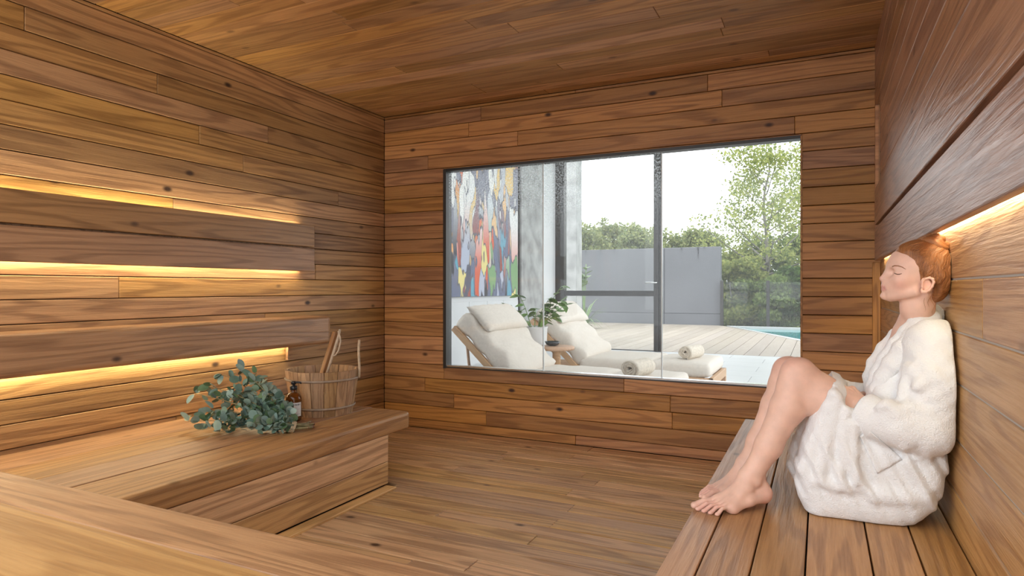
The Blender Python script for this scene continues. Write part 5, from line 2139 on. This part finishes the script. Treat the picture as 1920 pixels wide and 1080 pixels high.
# the far sleeve, peeping out behind the hands
rf.chain([Q(1728, 655, YS + 0.12), Q(1720, 780, 2.60), Q(1680, 775, 2.56), Q(1606, 742, 2.49)], [0.085, 0.07, 0.06, 0.046], 0.03)
# rucked folds of the sleeve
fz = [(Q(1742, 742, 2.19), Q(1700, 760, 2.17), 0.010), (Q(1738, 770, 2.16), Q(1676, 770, 2.155), 0.012), (Q(1728, 800, 2.15), Q(1668, 757, 2.16), 0.010), (Q(1712, 826, 2.15), Q(1662, 762, 2.155), 0.010),
      (Q(1694, 838, 2.16), Q(1650, 764, 2.16), 0.009), (Q(1754, 700, 2.17), Q(1718, 726, 2.165), 0.010), (Q(1700, 690, 2.22), Q(1690, 745, 2.20), 0.012), (Q(1745, 668, 2.20), Q(1712, 690, 2.20), 0.009)]
for a, b, r in fz:
    rf.cone(a + np.array([0, 0.006, 0]), b + np.array([0, 0.006, 0]), r * 0.7, r * 1.1, 0.022)
# drapery of the skirt
for a, b, r in ((Q(1572, 745, 2.205), Q(1535, 900, 2.205), 0.012), (Q(1588, 770, 2.20), Q(1575, 915, 2.195), 0.011), (Q(1560, 740, 2.21), Q(1508, 880, 2.225), 0.011), (Q(1600, 800, 2.195), Q(1606, 905, 2.19), 0.011),
                (Q(1545, 905, 2.205), Q(1700, 935, 2.205), 0.010), (Q(1700, 870, 2.195), Q(1740, 915, 2.215), 0.012), (Q(1722, 860, 2.20), Q(1750, 890, 2.225), 0.010), (Q(1640, 935, 2.205), Q(1730, 930, 2.215), 0.012)):
    rf.cone(a + np.array([0, 0.007, 0]), b + np.array([0, 0.007, 0]), r * 0.6, r * 0.9, 0.03)


def folds(X, Y, Z):
    lowm = np.clip((0.56 - Z) / 0.12, 0, 1) * np.clip((Z - 0.27) / 0.08, 0, 1)
    up = np.clip((Z - 0.52) / 0.1, 0, 1)
    a = X * 1.0 + (Z - 0.4) * 0.35
    f = 0.0030 * np.sin(a * 118 + 1.6 * np.sin(Z * 17) + 2 * np.sin(Y * 11)) + 0.0012 * np.sin(a * 205 + Z * 31 + 1.1)
    g = 0.0013 * np.sin((X * 0.75 + Z) * 92 + 1.4 * np.sin(Y * 19) + X * 22) + 0.0007 * np.sin((Z - X * 0.6) * 150 + 3 * np.sin(Y * 13))
    n = 0.0007 * np.sin(X * 610 + 3 * np.sin(Z * 170)) * np.sin(Z * 570 + 3 * np.sin(Y * 190)) * np.sin(Y * 590 + 2 * np.sin(X * 150))
    return f * lowm + g * up + n


rf.apply(folds, (-0.2, 2.1, 0.24), (0.36, 2.7, 1.0), 0.0, 'disp')
# openings: hem round the thighs, valley of the lap for the hands, sleeve end
for pts_, rr in (([Q(1480, 690, 2.26), Q(1534, 738, 2.293), Q(1543, 746, 2.298)], [0.066, 0.067, 0.064]), ([Q(1462, 690, 2.44), Q(1518, 734, 2.458), Q(1528, 742, 2.462)], [0.066, 0.067, 0.064])):
    rf.chain(pts_, rr, 0.006, 'cut')
rf.chain([Q(1617, 712, 2.245), Q(1614, 728, 2.258), Q(1610, 742, 2.278)], [0.028, 0.033, 0.031], 0.010, 'cut')
rf.chain([c0 + fd * 0.018, c0 + fd * 0.030], [0.028, 0.030], 0.006, 'cut')
s_, X_, Y_, Z_ = rf.sub((-1, 0, 0), (1, 3, 0.30))
rf.F[s_] = smax(rf.F[s_], (0.2515 - Z_) + 0 * X_ + 0 * Y_, 0.006)
s_, X_, Y_, Z_ = rf.sub((0.30, 0, 0), (1, 3, 2))
rf.F[s_] = smax(rf.F[s_], (X_ - 0.3455) + 0 * Z_ + 0 * Y_, 0.006)
rme, rv = rf.mesh('bathrobe', TERRY)
robe = wear('bathrobe', rme)
tmp = bmesh.new()
tmp.from_mesh(rme)
rbvh = BVHTree.FromBMesh(tmp)
tmp.free()
del rf

# shawl collar: one padded roll round the neck, down both fronts
cf = Field(axis((0.04, 0.352, 0.0027)), axis((YS - 0.24, YS + 0.15, 0.0028)), axis((0.54, 0.96, 0.0027)))
nearL = [(1750, 586, 0.0), (1741, 590, -0.045), (1726, 602, -0.072), (1706, 622, -0.086), (1684, 647, -0.090), (1662, 675, -0.083), (1643, 704, -0.062), (1632, 730, -0.040), (1630, 747, -0.025)]
farL = [(1750, 586, 0.0), (1742, 590, 0.045), (1722, 598, 0.066), (1700, 609, 0.062), (1678, 627, 0.052), (1655, 652, 0.040), (1636, 680, 0.020), (1627, 706, 0.0), (1626, 732, -0.018)]
def on_robe(px, py, Y, dx, dz):
    p = Q(px, py, Y) + np.array([dx, 0, dz])
    hit = rbvh.ray_cast(Vector((p[0], 2.0, p[2])), Vector((0, 1, 0)))
    if hit[0] and hit[0].y < Y + 0.02:
        p[1] = max(hit[0].y - 0.005, Y - 0.055)
    return p


for off_, rr0 in ((-0.8, 0.0185), (0.0, 0.0165), (0.8, 0.0160), (1.5, 0.0140)):
    rr = [rr0 * q for q in (1.15, 1.1, 1.05, 1, 1, 1, 0.95, 0.85, 0.6)]
    wd = [0.6, 0.8, 1, 1, 1, 1, 0.85, 0.55, 0.3]
    pts_ = []
    for i, (a, b, dy) in enumerate(nearL):
        w = off_ * wd[i]
        if i == 0:
            pts_.append(Q(a, b, YS) + np.array([0.010 * w, 0, -0.014 * w]))
        elif i == 1:
            pts_.append(Q(a, b, YS - 0.045) + np.array([0.012 * w, -0.010 * w, -0.012 * w]))
        else:
            pts_.append(on_robe(a, b, YS + dy, 0.0125 * w, -0.0095 * w))
    for _ in range(3):
        pts_ = [pts_[0], pts_[1]] + [0.25 * pts_[i - 1] + 0.5 * pts_[i] + 0.25 * pts_[i + 1] for i in range(2, len(pts_) - 1)] + [pts_[-1]]
    cf.chain(pts_, rr, 0.012)
rr = [0.024, 0.023, 0.019, 0.017, 0.017, 0.017, 0.016, 0.014, 0.010]
for dn in (np.zeros(3), np.array([0.012, 0.010, -0.014])):
    cf.chain([Q(a, b, YS + dy) + dn for a, b, dy in farL], rr, 0.012)


def pile(X, Y, Z):
    return 0.0009 * np.sin(X * 560 + 3 * np.sin(Z * 180)) * np.sin(Z * 520 + 3 * np.sin(Y * 150)) * np.sin(Y * 540)


cf.apply(pile, (0.04, 2.2, 0.6), (0.36, 2.6, 0.96), 0.0, 'disp')
cme, _ = cf.mesh('collar', TERRY)
wear('collar', cme, robe)
del cf

# turned-back cuff and patch pocket, fitted onto the robe
cfp = []
nseg, rings = 40, [(-0.064, 0.0595), (-0.058, 0.0625), (-0.035, 0.0615), (-0.010, 0.0590), (0.004, 0.0570), (0.008, 0.0520), (0.002, 0.0465), (-0.022, 0.0430)]
u1 = np.cross(fd, np.array([0, 0, 1.0]))
u1 /= np.linalg.norm(u1)
u2 = np.cross(fd, u1)
vs_, fs = [], []
for i, (d, r) in enumerate(rings):
    for k in range(nseg):
        w = 2 * math.pi * k / nseg
        rr = r * (1 + 0.022 * math.sin(3 * w + 1) + 0.012 * math.sin(7 * w))
        vs_.append(c0 + fd * (d + 0.004 * math.sin(2 * w)) + (u1 * math.cos(w) * 0.90 + u2 * math.sin(w) * 1.0) * rr)
for i in range(len(rings) - 1):
    for k in range(nseg):
        k2 = (k + 1) % nseg
        fs.append((i * nseg + k, i * nseg + k2, (i + 1) * nseg + k2, (i + 1) * nseg + k))
wear('cuff', mesh_from('cuff', vs_, fs, TERRY, True), robe)

corners = [(1612, 818), (1631, 805), (1692, 862), (1645, 889)]
n = 16
vs_, fs = [], []
for side in (0.0075, 0.0005):
    for i in range(n + 1):
        for j in range(n + 1):
            u, v = i / n, j / n
            a = np.array(corners[0]) * (1 - u) + np.array(corners[1]) * u
            b = np.array(corners[3]) * (1 - u) + np.array(corners[2]) * u
            c = a * (1 - v) + b * v
            p = Vector(Q(c[0], c[1], 2.20))
            hit = rbvh.ray_cast(Vector((p.x, 2.0, p.z)), Vector((0, 1, 0)))
            q = hit[0] if hit[0] else p
            e = min(u, v, 1 - u, 1 - v)
            vs_.append((q.x, q.y - (side if e > 0 else side * 0.6), q.z))
m_ = (n + 1) ** 2
for i in range(n):
    for j in range(n):
        a = i * (n + 1) + j
        fs.append((a, a + 1, a + n + 2, a + n + 1))
        fs.append((m_ + a, m_ + a + n + 1, m_ + a + n + 2, m_ + a + 1))
rim_ = [i * (n + 1) for i in range(n + 1)] + [n * (n + 1) + j for j in range(1, n + 1)] + [i * (n + 1) + n for i in range(n - 1, -1, -1)] + [j for j in range(n - 1, 0, -1)]
for i in range(len(rim_)):
    a, b = rim_[i], rim_[(i + 1) % len(rim_)]
    fs.append((a, b, m_ + b, m_ + a))
wear('pocket', mesh_from('pocket', vs_, fs, TERRY, True), robe)
